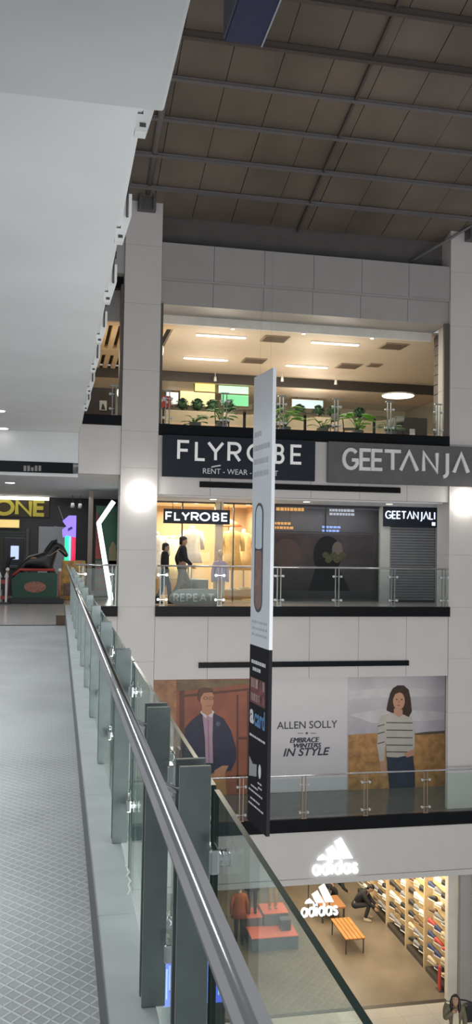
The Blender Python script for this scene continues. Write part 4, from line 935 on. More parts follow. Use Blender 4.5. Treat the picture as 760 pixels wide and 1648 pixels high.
# visitor at the lower right, hand to the face
q = onZ(733, 1601, GF + 1.66)
tp, J, HM, R = person('person in olive jacket and cream shirt raising a hand to the mouth', (q.x, q.y, GF), -.35, 1.68,
       dict(elR=(-.24, -.13, 1.20), wrR=(-.075, -.20, 1.40), head=(0, -.015, 1.59)), (.16, .14, .09), (.06, .06, .075), (.05, .04, .035), (.018, .010, .008), skin=(.45, .26, .18), long_hair=True, face=(-.05, -.9, .42))
m = MB(); m.prism([(-.055 * R(1), 1.41 * R(1)), (.055 * R(1), 1.41 * R(1)), (.075 * R(1), 1.0 * R(1)), (-.075 * R(1), 1.0 * R(1))], -R(.158), -R(.10)); m.build('shirt_front', mat('cream_shirt', (.62, .56, .42), .8), tp)
bq = q
t = thing('shoulder_bag', 'black bag behind the shoulder of the person in olive jacket', 'bag', (q.x + .42, q.y + .15, GF + .98))
m = MB(); m.box(q.x + .30, q.x + .56, q.y + .05, q.y + .27, GF + .98, GF + 1.34, .04, 3); m.build('bag_body', mat('bag_black', (.02, .02, .024), .5), t)
m = MB(); m.tube([(q.x + .52, q.y + .16, GF + 1.30), (q.x + .44, q.y + .06, GF + 1.42), (q.x + .25, q.y + .02, GF + 1.51), (q.x + .17, q.y + .10, GF + 1.49)], .018, 8); m.build('strap', mat('bag_black', (.02, .02, .024), .5), t)

# ---------------- robe shop display
t0 = thing('podium', 'low dark podium under the white robe in the shop window', 'podium', (3.75, 24.5, .012))
MB().box(3.45, 4.16, 24.2, 24.9, .013, .55, .01, 1).build('block', mat('podium_dark', (.085, .08, .075), .5), t0); MB().box(3.44, 4.17, 24.19, 24.91, .551, .575, .005, 1).build('top_plate', mat('podium_top', (.16, .15, .14), .4), t0)
garment('garment_display', 'long white robe on the dark podium in the robe shop', 3.72, 24.5, .576, 1.62, .54, (.80, .77, .70), 'garment display', 'robes in the shop window')
garment('garment_display', 'white gown at the left end of the robe shop, behind the shorter person', 2.72, 24.6, .013, 2.05, .58, (.82, .79, .74), 'garment display', 'robes in the shop window', bottom_w=1.5)
garment('garment_display', 'cream gown between the white gown and the white robe', 3.28, 25.5, .013, 1.95, .50, (.70, .62, .40), 'garment display', 'robes in the shop window')
garment('garment_display', 'golden long coat right of the shop pillar', 4.88, 24.5, .3, 1.92, .56, (.72, .50, .20), 'garment display', 'robes in the shop window')
garment('garment_display', 'pale gold long coat at the right end of the robe shop', 5.36, 25.1, .3, 1.88, .50, (.66, .50, .26), 'garment display', 'robes in the shop window')
garment('mannequin', 'small mannequin in lavender top and grey shorts beside the shop pillar', 4.28, 23.05, 0.0, 1.30, .36, (.46, .40, .52), 'mannequin', head=True, legs=mat('legging_pale', (.60, .50, .36), .6))
for (x, y, lab) in ((4.88, 24.5, 'wooden step block under the golden long coat'), (5.36, 25.1, 'wooden step block under the pale gold coat')):
    t0 = thing('podium', lab, 'podium', (x, y, .012)); MB().box(x - .26, x + .26, y - .25, y + .25, .013, .27, .008, 1).build('block', mat('podium_wood', (.40, .26, .12), .4), t0); MB().box(x - .27, x + .27, y - .26, y + .26, .271, .297, .004, 1).build('top_plate', mat('podium_wood_top', (.50, .34, .16), .4), t0)
t0 = thing('clothes_rack', 'steel rack of pale clothes along the back of the robe shop', 'rack', (3.2, 26.5, .012))
m = MB(); m.tube([(2.3, 26.5, .02), (2.3, 26.5, 1.8), (4.1, 26.5, 1.8), (4.1, 26.5, .02)], .016, 8); m.build('frame', STEEL, t0)
rk = random.Random(5)
for k in range(14):
    x = 2.4 + k * .12; c = rk.choice([(.78, .72, .62), (.62, .45, .22), (.55, .30, .26), (.72, .66, .50)])
    t1 = thing('hanging_robe', 'robe on the back clothes rack, %s from its left end' % ['first', 'second', 'third', 'fourth', 'fifth', 'sixth', 'seventh', 'eighth', 'ninth', 'tenth', 'eleventh', 'twelfth', 'thirteenth', 'last'][k], 'garment', (x, 26.5, .5), 'robes on the back rack')
    m = MB(); m.loft([(x, 26.5, .5 + .1 * rk.random(), .045, .26), (x, 26.5, 1.0, .04, .22), (x, 26.5, 1.5, .04, .21), (x, 26.5, 1.68, .03, .16), (x, 26.5, 1.72, .015, .04)], 16, True, .1, 5); m.build('cloth', mat('rack_cloth_%d' % int(c[2] * 100), c, .8), t1)
    m = MB(); m.tube([(x, 26.5, 1.71), (x, 26.5, 1.79)], .006, 6); m.build('hook', STEEL, t1)
t0 = thing('paper_parasol', 'orange brown open parasol hanging high behind the shop pillar', 'parasol', (5.05, 25.9, 2.1))
m = MB(); m.loft([(5.05, 25.9, 2.12, .42, .42), (5.05, 25.9, 2.24, .30, .30), (5.05, 25.9, 2.36, .02, .02)], 24, True, .03, 12); m.build('canopy', mat('parasol_red', (.50, .16, .08), .6), t0); m = MB(); m.tube([(5.05, 25.9, 2.36), (5.05, 25.9, 2.735)], .008, 6); m.tube([(5.05, 25.9, 1.8), (5.05, 25.9, 2.12)], .01, 6); m.build('rod', ROD, t0)
def downlight(label, p, r, z, mtl, grp):
    t = thing('downlight', label, 'downlight', (p[0], p[1], z), grp)
    m = MB(); m.tube([(p[0], p[1], z - .002), (p[0], p[1], z - .018)], [r * 1.25, r * 1.15], 20); m.build('trim_ring', WHITE, t)
    m = MB(); m.tube([(p[0], p[1], z - .0185), (p[0], p[1], z - .026)], [r, r * .9], 20); m.build('lens', mtl, t)
for k, (x, lab) in enumerate(((2.6, 'first'), (3.2, 'second'), (3.8, 'third'), (4.6, 'fourth'), (5.3, 'last'))):
    downlight('warm spot in the robe shop ceiling, %s from the left' % lab, (x, 24.3, 0), .07, 2.74, LAMPWW, 'robe shop spots')
for px_, py_, lab in ((348, 801, 'downlight in the corridor soffit above the robe shop'), (497, 806, 'downlight in the corridor soffit left of the middle'), (629, 810, 'downlight in the corridor soffit near the jewellery shop')):
    q = onZ(px_, py_, 2.74); downlight(lab, (q.x, min(max(q.y, 22.0), 23.4), 0), .09, 2.74, LAMPWW, 'corridor downlights')
for px_, py_, z, lab in ((7, 693, 4.2, 'bright downlight at the far end of the bridge soffit, on the left edge'), (1, 666, 4.2, 'downlight in the bridge soffit cut by the left edge of the photo')):
    q = onZ(px_, py_, z); downlight(lab, (q.x, q.y - .5, 0), .12, z, LAMPW, 'bridge soffit downlights')
q = Vector((-1.32, 24.2, 3.16)); downlight('downlight in the lower arcade soffit below the dark fascia strip', (q.x, q.y, 0), .13, 3.155, LAMPW, None)

# ---------------- food court ceiling fittings
LN = em('linear_lamp', (1, .93, .80), 3.2)
for (x, y, lab) in ((4.35, 23.86, 'front left'), (4.42, 26.92, 'back left'), (7.70, 23.85, 'front right'), (7.79, 27.12, 'back right')):
    fill_spot = (x, y, 6.1)
    t = thing('linear_ceiling_light', 'long white linear ceiling light over the food court, %s of four' % lab, 'ceiling light', (x, y, 7.4), 'food court linear lights')
    MB().box(x - .72, x + .72, y - .07, y + .07, 7.42, 7.449, .004, 1).build('housing', WHITE, t); MB().box(x - .70, x + .70, y - .055, y + .055, 7.395, 7.419, .008, 2).build('diffuser', LN, t); light_in(t, 'linear_lamp', fill_spot, 70, SOFTW, .6)  # point lamp is unseen fill, added well below the fitting to brighten the ceiling
for (x, y, lab) in ((5.9, 23.84, 'front left'), (5.96, 26.81, 'back left'), (9.45, 23.79, 'front right'), (9.1, 26.77, 'back right'), (9.85, 26.4, 'small back right')):
    t = thing('ceiling_vent', 'square brown ceiling vent over the food court, %s' % lab, 'vent', (x, y, 7.4), 'food court ceiling vents')
    s = .36 if 'small' not in lab else .22
    MB().box(x - s, x + s, y - s, y + s, 7.42, 7.449, .004, 1).build('frame', mat('vent_frame', (.33, .25, .17), .5), t)
    m = MB()
    for k in range(6): m.box(x - s + .04, x + s - .04, y - s + .05 + k * (2 * s - .1) / 6, y - s + .05 + k * (2 * s - .1) / 6 + .05, 7.405, 7.419)
    m.build('louvre', mat('vent_louvre', (.16, .12, .085), .5), t)
for (px_, py_, lab) in ((375, 524, 'left'), (489, 531, 'middle'), (599, 540, 'right')):
    q = onY(px_, py_, 22.36); downlight('small food court downlight near the front soffit, %s of three' % lab, (q.x, 22.36, 0), .05, 7.279, LAMPW, 'front food court downlights')
for (x, y, lab) in ((5.1, 29.0, 'above the banner'), (7.3, 28.4, 'centre'), (9.2, 28.4, 'right')):
    t = thing('pendant_spot', 'small white hanging spot near the dark ceiling step, %s' % lab, 'spotlight', (x, y, 7.2), 'hanging spots')
    m = MB(); m.tube([(x, y, 7.449), (x, y, 7.30)], .012, 8); m.build('stem', WHITE, t); m = MB(); m.tube([(x, y, 7.30), (x, y, 7.14)], [.04, .05], 14); m.build('can', WHITE, t)
t = thing('round_ceiling_light', 'round flat ceiling light at the back right of the food court', 'ceiling light', (10.5, 31, 7.05))
q = onZ(641, 638, 7.05); m = MB(); m.tube([(q.x, q.y, 7.119), (q.x, q.y, 7.07)], .60, 28); m.build('rim', WHITE, t); m = MB(); m.tube([(q.x, q.y, 7.069), (q.x, q.y, 7.05)], .56, 28); m.build('diffuser', LN, t); light_in(t, 'back_ceiling_fill', (q.x - 3.2, q.y, 6.4), 90, SOFTW, .5)  # point lamp is added fill for the back ceiling, set apart from the disc
q = onY(267, 545, 22.9); t = thing('bare_bulb', 'bright bulb on a dark bracket beside the left column in the food court', 'lamp', (2.55, 23.0, 6.6))
m = MB(); m.ell((2.56, 23.0, 6.72), (.07, .07, .20), 2); m.build('bulb', LAMPWW, t); light_in(t, 'slat_fill_right', (2.2, 23.9, 6.6), 30, WARM, .12); m = MB(); m.tube([(2.56, 23.0, 6.9), (2.56, 23.0, 7.38)], .02, 8); m.ell((2.56, 23, 6.94), (.05, .05, .06), 1); m.build('hanger', ROD, t)  # point lamp behind the bulb is added to brighten the ceiling slats

# ---------------- food court furniture and plants
FC = 4.42
LEAF = mat('leaf_green', (.10, .30, .03), .5, var=.35, vscale=8); LEAFD = mat('leaf_dark', (.02, .07, .02), .6, var=.4, vscale=9); LEAFB = mat('leaf_bright', (.22, .52, .03), .5, var=.25, vscale=6)
POT = mat('pot_grey', (.30, .29, .27), .6); SOIL = mat('soil', (.05, .035, .025), .9)
t = thing('planter_box', 'long beige planter box holding round shrubs at the back of the food court seats', 'planter', (4.4, 25.1, FC))
m = MB(); m.box(2.55, 9.7, 24.9, 25.3, FC + .001, FC + 1.02, .01, 1); m.build('box', mat('planter_beige', (.50, .39, .27), .6), t); m = MB(); m.box(2.60, 9.65, 24.95, 25.25, FC + .96, FC + 1.03); m.build('soil', SOIL, t)
rp = random.Random(3)
sx = [3.0, 3.45, 3.9, 4.35, 4.85, 5.75, 6.3, 7.0, 7.6, 8.05, 8.9]
for k, x in enumerate(sx):
    t = thing('round_shrub', 'dark round clipped shrub in the food court planter, %s from the left' % ['first', 'second', 'third', 'fourth', 'fifth', 'sixth', 'seventh', 'eighth', 'ninth', 'tenth', 'last'][k], 'shrub', (x, 25.1, FC + 1.03), 'planter shrubs')
    m = MB(); r0 = rp.uniform(.16, .19)
    m.ell((x, 25.1, FC + 1.22), (r0 * .82, r0 * .8, r0 * .82), 2, .06)
    for i in range(130):
        a = rp.uniform(0, 2 * PI); b = rp.uniform(-.5, 1.5); d = Vector((math.cos(a) * math.cos(b), math.sin(a) * math.cos(b), math.sin(b)))
        m.leaf(Vector((x, 25.1, FC + 1.22)) + d * r0 * .75, d + Vector((rp.uniform(-.5, .5), rp.uniform(-.5, .5), .2)), .10, .05)
    m.build('foliage', LEAFD, t, fix=False); m = MB(); m.tube([(x, 25.1, FC + 1.035), (x, 25.1, FC + 1.18)], .02, 6); m.build('stem', mat('stem_brown', (.12, .08, .04), .7), t)
def leafy(label, x, y, h, n, mtl, ln=.30, wd=.17, grp='potted plants by the food court railing'):
    t = thing('potted_plant', label, 'plant', (x, y, FC), grp)
    m = MB(); m.loft([(x, y, FC + .002, .12, .12), (x, y, FC + .24, .16, .16)], 16); m.build('pot', POT, t)
    m = MB(); m.tube([(x, y, FC + .241), (x, y, FC + .25)], .14, 14); m.build('soil', SOIL, t)
    lf = MB(); stm = MB()
    for i in range(n):
        a = i * 2.4 + rp.uniform(-.3, .3); hh = h * rp.uniform(.45, 1); tip = Vector((x + math.cos(a) * .22 * rp.uniform(.5, 1.2), y + math.sin(a) * .18, FC + hh))
        stm.tube([(x, y, FC + .24), ((x + tip.x) / 2, (y + tip.y) / 2, FC + .24 + (hh - .24) * .6), tip], .008, 5)
        lf.leaf(tip, (math.cos(a), math.sin(a), .25), ln, wd, .35)
    lf.build('leaves', mtl, t, fix=False); stm.build('stems', LEAF, t)
leafy('bright green leafy plant left of the banner by the food court railing', 4.05, 21.95, .85, 16, LEAF, .26)
leafy('lime green broad-leaved plant right of the banner', 5.75, 21.98, .80, 14, LEAFB, .36, .26)
leafy('lime green broad-leaved plant near the right food court tables', 7.75, 21.98, .75, 14, LEAFB, .36, .26)
leafy('pale green low plant at the right end of the food court railing', 8.65, 21.9, .60, 12, mat('leaf_pale', (.40, .55, .35), .5, var=.3), .26, .16)
leafy('low yellow green plant between the two lime plants', 6.75, 21.9, .50, 14, mat('leaf_yellow', (.42, .45, .06), .5, var=.3), .24, .12)
leafy('low green plant at the left end of the food court railing', 3.35, 21.9, .42, 14, LEAF, .22, .12)
TOPM = mat('cafe_top', (.23, .17, .12), .4); CHM = mat('cafe_chair', (.025, .024, .024), .5)
def table(label, x, y, r=.36, h=.75):
    t = thing('cafe_table', label, 'table', (x, y, FC), 'food court tables')
    m = MB(); m.tube([(x, y, FC + h - .03), (x, y, FC + h)], r, 24); m.build('tabletop', TOPM, t); m = MB(); m.tube([(x, y, FC + .02), (x, y, FC + h - .03)], .04, 10); m.build('column_leg', ROD, t); m = MB(); m.tube([(x, y, FC + .002), (x, y, FC + .022)], [.22, .2], 18); m.build('base', ROD, t)
table('round cafe table behind the left food court plant', 4.85, 22.9); table('round cafe table just right of the banner top', 6.55, 22.9); table('round cafe table at the right of the food court', 8.55, 22.9)
cl = ['left', 'right']
cbase = None
for (x, y, rz_, lab) in ((5.5, 22.85, -1.3, 'black cafe chair left of the banner'), (4.25, 22.95, 1.4, 'black cafe chair left of the left table'), (7.25, 22.9, -1.2, 'black cafe chair right of the middle table'), (5.95, 23.3, 1.2, 'black cafe chair hidden partly by the banner'), (9.15, 22.9, -1.3, 'black cafe chair right of the right table'), (7.95, 23.2, 1.2, 'black cafe chair left of the right table')):
    if cbase is None:
        t = thing('cafe_chair', lab, 'chair', (0, 0, 0), 'food court chairs')
        MB().box(-.2, .2, -.2, .2, .43, .46, .01, 1).build('seat', CHM, t)
        m = MB(); m.loft([(0, .19, .60, .18, .012), (0, .205, .70, .20, .014), (0, .22, .84, .19, .012)], 16); m.build('backrest', CHM, t)
        for sx_ in (-.17, .17):
            m = MB(); m.tube([(sx_, .17, .43), (sx_ * 1.05, .22, .002)], .012, 6); m.build('leg', CHM, t); m = MB(); m.tube([(sx_, -.17, .43), (sx_ * 1.05, -.2, .002)], .012, 6); m.build('leg', CHM, t)
            m = MB(); m.tube([(sx_ * .9, .18, .45), (sx_ * .9, .205, .72)], .011, 6); m.build('back_post', CHM, t)
        t.location = (x, y, FC); t.rotation_euler.z = rz_; cbase = t
    else: dup(cbase, (x, y, FC), lab, rotz=rz_)
# lit menu boards and counters at the back
def board(label, x0, x1, z0, z1, c, s, y=34.38):
    t = thing('menu_board', label, 'lit sign', ((x0 + x1) / 2, y, z0), 'food court lit boards')
    m = MB(); m.tube([(x0 + .2, y + .05, z1), (x0 + .2, y + .05, 7.18)], .015, 6); m.tube([(x1 - .2, y + .05, z1), (x1 - .2, y + .05, 7.18)], .015, 6); m.build('hanger', ROD, t)
    MB().box(x0 - .03, x1 + .03, y, y + .10, z0 - .03, z1 + .03, .005, 1).build('frame', mat('board_frame', (.25, .18, .12), .5), t); MB().box(x0, x1, y - .012, y - .001, z0, z1).build('lit_panel', em('board_%d_%d_%d' % tuple(int(v * 100) for v in c), c, s), t)
for lab, xa, xb, ya, yb, c, es in (('yellow lit board at the back left of the food court', 314, 346, 619, 629, (1, .80, .25), 1.1), ('green lit board behind the food court, left of the banner', 352, 400, 623, 632, (.45, .9, .55), 1.0), ('pale yellow lit board below the yellow one', 290, 346, 632, 652, (1, .86, .48), .9),
                               ('green lit board low behind the shrubs left of the banner', 356, 400, 636, 652, (.25, .75, .38), .8), ('bright white lit board at the far left of the food court', 268, 287, 632, 650, (1, .95, .8), 1.3), ('bluish lit board behind the right shrubs', 470, 520, 645, 656, (.6, .72, .8), .7)):
    yy = 29.8 if ya < 630 else 31.4; qa, qb = onY(xa, yb, yy), onY(xb, ya, yy); board(lab, qa.x, qb.x, qa.z, qb.z, c, es, yy)
t = thing('food_counter', 'long pale food counter across the back of the food court', 'counter', (7, 30.2, FC)); MB().box(3.2, 11.0, 29.9, 30.4, FC + .001, FC + 1.0, .01, 1).build('front', mat('counter_front', (.42, .33, .24), .5), t); MB().box(3.15, 11.05, 29.85, 30.45, FC + 1.001, FC + 1.05, .006, 1).build('worktop', mat('counter_top', (.6, .52, .42), .3), t)
t = thing('kiosk', 'dark brown kiosk with a white notice at the right of the food court', 'kiosk', (9.6, 24, FC)); q0 = onY(637, 655, 24.66); q1 = onY(688, 690, 24.66)
MB().box(q0.x, q1.x, 24.66, 25.6, FC + .001, FC + 1.1, .01, 1).build('body', mat('kiosk_brown', (.075, .06, .055), .5), t); qa = onY(660, 690, 24.65); MB().box(qa.x, qa.x + .16, 24.64, 24.658, FC + .25, FC + .75).build('notice', WHITE, t)
t = thing('red_stall_sign', 'red and white stall sign at the left end of the food court', 'sign', (2.6, 22.4, FC)); MB().box(2.42, 2.78, 22.38, 22.43, FC + .68, FC + .98, .005, 1).build('panel', mat('stall_red', (.62, .06, .05), .5), t); m = MB(); m.stroke([(2.47, FC + .76), (2.58, FC + .90), (2.70, FC + .80)], .05, 22.37, 22.38); m.build('white_mark', WHITE, t); MB().box(2.56, 2.62, 22.39, 22.42, FC + .001, FC + .679).build('post', ROD, t)
t = thing('kiosk', 'dark brown stall with a white poster left of the left column on the upper floor', 'kiosk', (.8, 24, FC)); q0 = onY(137, 622, 24.0); q1 = onY(187, 660, 24.0)
MB().box(q0.x - .3, q1.x, 24.0, 25.2, FC + .001, q0.z, .01, 1).build('body', mat('stall_brown', (.07, .05, .045), .5), t); qa = onY(160, 660, 23.98); qb = onY(172, 645, 23.98); MB().box(qa.x, qb.x, 23.98, 23.998, qa.z, qb.z).build('poster', mat('poster_white', (.8, .8, .78), .5), t)
m = MB(); mx_ = (qa.x + qb.x) / 2; m.prism([(mx_ - .05, qa.z + .02), (mx_ + .06, qa.z + .02), (mx_ + .02, qa.z + .16), (mx_ - .02, qa.z + .18)], 23.972, 23.98); m.build('poster_figure', ROD, t)
t = thing('wall_lamp', 'small glowing lamp beside the brown stall on the upper floor', 'lamp', (1.3, 23.6, 5.2)); q = onY(192, 632, 23.6); m = MB(); m.ell((q.x, 23.6, q.z), (.06, .06, .13), 2); m.build('shade', LAMPWW, t); light_in(t, 'slat_fill_left', (.4, 24.3, 6.7), 25, WARM, .12); MB().tube([(q.x, 23.6, FC + .002), (q.x, 23.6, q.z - .13)], .012, 8).build('stem', ROD, t)  # point lamp is added fill for the slat ceiling, away from the shade

# ---------------- arcade on the left
t = thing('shop_sign', 'blocky yellow TONE sign under a lit tube on the dark arcade wall', 'sign', (-1.5, 29.3, 2.4))
a, b = onY(-36, 829, 29.2), onY(72, 807, 29.2); MB().box(a.x - .2, b.x + .15, 29.30, 29.39, a.z - .02, b.z + .12).build('board', mat('tone_board', (.05, .035, .02), .5), t)
m = MB(); words(m, 'TONE', a.x, a.z + .06, b.x - a.x, b.z - a.z - .06, 29.24, 29.30, .12, .22); m.build('lettering', mat('tone_yellow', (.50, .42, .05), .5, emit=(.8, .65, .08), es=.12), t)
t = thing('tube_light', 'long white tube light above the yellow TONE sign', 'light', (-1.4, 29.0, 2.95)); a, b = onY(-40, 803, 29.0), onY(79, 803, 29.0); m = MB(); m.tube([(a.x, 29, b.z), (b.x, 29, b.z)], .055, 12); m.build('tube', em('tube_warm', (1, .96, .85), 3), t); MB().box(a.x, b.x, 28.97, 29.20, b.z + .055, b.z + .065).build('bracket', ROD, t)
t = thing('lit_panel_sign', 'pale yellow lit panel below the TONE sign at the left edge', 'lit sign', (-1.7, 29.3, 2.0)); a, b = onY(-30, 849, 29.25), onY(32, 836, 29.25); MB().box(a.x, b.x, 29.27, 29.39, a.z, b.z, .005, 1).build('housing', mat('panel_housing', (.3, .24, .12), .5), t); MB().box(a.x + .02, b.x - .02, 29.25, 29.269, a.z + .02, b.z - .02).build('face', em('panel_yellow', (.85, .62, .22), .75), t)
t = thing('roller_shutter', 'dark roller shutter at the left edge behind the horse ride', 'shutter', (-1.9, 29.35, 0)); m = MB()
for k in range(20): m.box(-3.2, -1.05, 29.33 - (.01 if k % 2 else 0), 29.39, .02 + k * .095, .02 + k * .095 + .088)
m.build('curtain', mat('arcade_shutter', (.06, .065, .055), .4, .3), t); MB().box(-1.04, -.95, 29.30, 29.39, .002, 2.0).build('guide_rail', mat('guide_dark', (.10, .09, .085), .5), t)
struct('door_1', MB().box(-.64, .55, 29.33, 29.39, .001, 2.08).box(-.62, .5, 29.32, 29.33, .05, 2.0), mat('door_pale', (.36, .37, .40), .5))
# horse ride
hq = onZ(56, 972, 0); hx, hy = -.55, 22.9
t = thing('horse_ride', 'dark horse kiddie ride on a green base with red rails', 'kiddie ride', (hx, hy, 0.0))
GR = mat('ride_green', (.018, .07, .045), .4, var=.2); RD = mat('ride_red', (.42, .045, .04), .4); HB = mat('horse_black', (.014, .013, .014), .4)
MB().box(hx - .78, hx + .72, hy - .45, hy + .55, .002, .14, .01, 1).build('platform', mat('ride_platform', (.03, .03, .035), .4), t)
m = MB(); m.prism([(hx - .55, .14), (hx + .55, .14), (hx + .55, .74), (hx + .50, .78), (hx - .40, .78), (hx - .58, .60)], hy - .42, hy - .36); m.build('side_panel', GR, t)
m = MB(); m.prism([(hx - .50, .14), (hx + .50, .14), (hx + .50, .70), (hx - .50, .70)], hy + .40, hy + .46); m.build('side_panel', GR, t)
m = MB(); m.tube([(hx - .55, hy - .39, .70), (hx - .38, hy - .39, .85), (hx + .48, hy - .39, .85)], .035, 10); m.build('rail', RD, t)
m = MB(); m.prism(arc(hx + .0, .42, .27, .14, 0, 350, 22), hy - .432, hy - .42); m.build('emblem', mat('ride_emblem', (.34, .14, .10), .5, var=.4, vscale=14), t)
for s in (-.68, .60):
    m = MB(); m.tube([(hx + s, hy - .39, .14), (hx + s, hy - .39, .80)], .035, 10); po = m.build('post', mat('ride_post', (.40, .16, .09), .5), t); m = MB(); m.ell((hx + s, hy - .39, .85), .05, 2); m.build('knob', WHITE, po)
HV = dict(rump=((-.42, 0, 1.06), .19), mid=((-.08, 0, 1.00), .18), chest=((.22, 0, 1.05), .19), neck=((.34, 0, 1.27), .15), crest=((.40, 0, 1.42), .115), poll=((.46, 0, 1.50), .085), cheek=((.56, 0, 1.42), .105), nose=((.67, 0, 1.27), .07), muzzle=((.74, 0, 1.17), .06),
          th1=((-.44, .10, .88), .095), hk1=((-.62, .10, .62), .05), pa1=((-.56, .10, .36), .035), ho1=((-.60, .10, .24), .04), th2=((-.40, -.10, .88), .095), hk2=((-.54, -.10, .60), .05), pa2=((-.46, -.10, .36), .035), ho2=((-.50, -.10, .24), .04),
          sh1=((.30, .10, .90), .08), kn1=((.46, .10, .68), .045), fe1=((.40, .10, .46), .032), fo1=((.34, .10, .38), .038), sh2=((.28, -.10, .90), .08), kn2=((.34, -.10, .62), .045), fe2=((.34, -.10, .38), .032), fo2=((.38, -.10, .26), .038))
HV = {k: (Vector(v[0]) + Vector((hx + .05, hy, 0)), v[1]) for k, v in HV.items()}
m = MB(); add_mesh(m, skin_mesh(HV, [('rump', 'mid'), ('mid', 'chest'), ('chest', 'neck'), ('neck', 'crest'), ('crest', 'poll'), ('poll', 'cheek'), ('cheek', 'nose'), ('nose', 'muzzle')] + [(a + s, b + s) for s in '12' for a, b in (('th', 'hk'), ('hk', 'pa'), ('pa', 'ho'))] + [('rump', 'th1'), ('rump', 'th2'), ('chest', 'sh1'), ('chest', 'sh2')] + [(a + s, b + s) for s in '12' for a, b in (('sh', 'kn'), ('kn', 'fe'), ('fe', 'fo'))], 'h', 'mid'))
for s in (-.04, .04): m.loft([(hx + .50, hy + s, 1.53, .026, .018), (hx + .50, hy + s, 1.60, .018, .012), (hx + .505, hy + s, 1.65, .004, .004)], 8)
m.build('horse_body', HB, t)
m = MB(); m.tube([(hx + .52, hy, 1.60), (hx + .40, hy, 1.55), (hx + .29, hy, 1.38), (hx + .16, hy, 1.20)], [.03, .05, .06, .03], 10); m.build('mane', mat('mane_black', (.008, .008, .008), .6), t)
m = MB(); m.tube([(hx - .52, hy, 1.14), (hx - .66, hy, 1.12), (hx - .72, hy, .9), (hx - .70, hy, .66)], [.03, .05, .055, .02], 10); m.build('tail', mat('mane_black', (.008, .008, .008), .6), t)
m = MB(); m.loft([(hx - .04, hy, 1.12, .20, .17), (hx - .04, hy, 1.165, .17, .13), (hx - .04, hy, 1.18, .10, .08)], 18); m.tube([(hx + .14, hy - .05, 1.16), (hx + .15, hy, 1.24), (hx + .14, hy + .05, 1.16)], .02, 8); m.build('saddle', mat('saddle_brown', (.30, .18, .10), .4), t)
m = MB(); m.tube([(hx + .73, hy - .075, 1.27), (hx + .58, hy - .13, 1.38), (hx + .36, hy - .18, 1.22), (hx + .14, hy - .08, 1.19)], .010, 6); m.tube([(hx + .72, hy - .08, 1.26), (hx + .77, hy, 1.32), (hx + .72, hy + .08, 1.26)], .010, 6); m.build('bridle', mat('bridle_tan', (.42, .33, .25), .5), t)
t = thing('pale_head_stand_in', 'invented dark arcade cabinet standing for a pale blue character head behind the horse tail', 'arcade machine', (-1.3, 25.2, 0)); q = onY(23, 890, 25.0)  # cabinet and lit screen are invented, standing for a pale character head
MB().box(q.x - .30, q.x + .26, 25.02, 25.6, .002, q.z + .42, .02, 2).build('cabinet', mat('cabinet_dark', (.03, .03, .04), .4), t); MB().box(q.x - .10, q.x + .12, 24.995, 25.019, q.z - .18, q.z + .20, .01, 1).build('screen', em('head_pale', (.60, .70, 1.0), .8), t); MB().box(q.x - .26, q.x + .22, 24.85, 25.019, q.z - .42, q.z - .34, .01, 1).build('control_panel', mat('control_dark', (.08, .08, .10), .4), t)
# little red rail fence at the left
t = thing('ride_fence', 'small white picket and red rail fence at the left edge beside the horse ride', 'fence', (-1.6, 22.3, 0)); 
for k in range(4):
    x = -1.24 - .16 * k; m = MB(); m.box(x - .025, x + .025, 22.28, 22.32, .05, .66); m.loft([(x, 22.3, .66, .06, .03), (x, 22.3, .80, .004, .004)], 8); m.build('picket', WHITE, t)
m = MB(); m.box(-1.8, -1.18, 22.325, 22.35, .50, .60); m.build('rail', RD, t); m = MB(); m.box(-1.8, -1.18, 22.325, 22.35, .12, .20); m.build('rail', RD, t); MB().box(-1.85, -1.15, 22.2, 22.42, .002, .05).build('base', ROD, t)
# prize machine with purple header and light columns
t = thing('prize_machine', 'tall prize machine with glowing purple header and green and red light columns', 'arcade machine', (.42, 24.3, 0))
MB().box(.10, .74, 24.0, 24.6, .002, 1.06, .02, 2).build('cabinet', mat('prize_yellow', (.48, .26, .05), .4, var=.4, vscale=7), t)
MB().box(.16, .68, 23.985, 23.999, .12, .45, .005, 1).build('prize_window', mat('prize_window', (.16, .08, .07), .2, var=.5, vscale=10), t)
m = MB(); m.tube([(.22, 24.2, 1.061), (.22, 24.2, 1.75)], .055, 14); m.build('green_column', em('col_green', (.05, .85, .45), .9), t); m = MB(); m.tube([(.31, 24.15, 1.061), (.31, 24.15, 1.75)], .03, 14); m.build('blue_column', em('col_blue', (.4, .7, 1.0), .9), t); m = MB(); m.tube([(.41, 24.2, 1.061), (.41, 24.2, 1.75)], .055, 14); m.build('red_column', em('col_red', (.75, .03, .09), .9), t)
a = onY(100, 866, 24.15); b = onY(123, 830, 24.15); m = MB(); W_ = b.x - a.x; H_ = b.z - a.z
m.prism([(a.x + .05 * W_, a.z + .02 * H_), (a.x + .35 * W_, a.z + .12 * H_), (b.x, a.z + .03 * H_), (b.x, b.z), (a.x + .45 * W_, b.z), (a.x, b.z - .25 * H_), (a.x + .30 * W_, a.z + .52 * H_), (a.x - .02 * W_, a.z + .38 * H_)], 24.1, 24.28); m.build('purple_header', em('header_purple', (.30, .20, .95), 1.0), t)
m = MB(); m.prism([(a.x + .40 * W_, a.z + .30 * H_), (a.x + .75 * W_, a.z + .42 * H_), (a.x + .70 * W_, a.z + .52 * H_), (a.x + .42 * W_, a.z + .44 * H_)], 24.09, 24.1); m.build('dark_mark', mat('header_mark', (.10, .05, .35), .5), t)
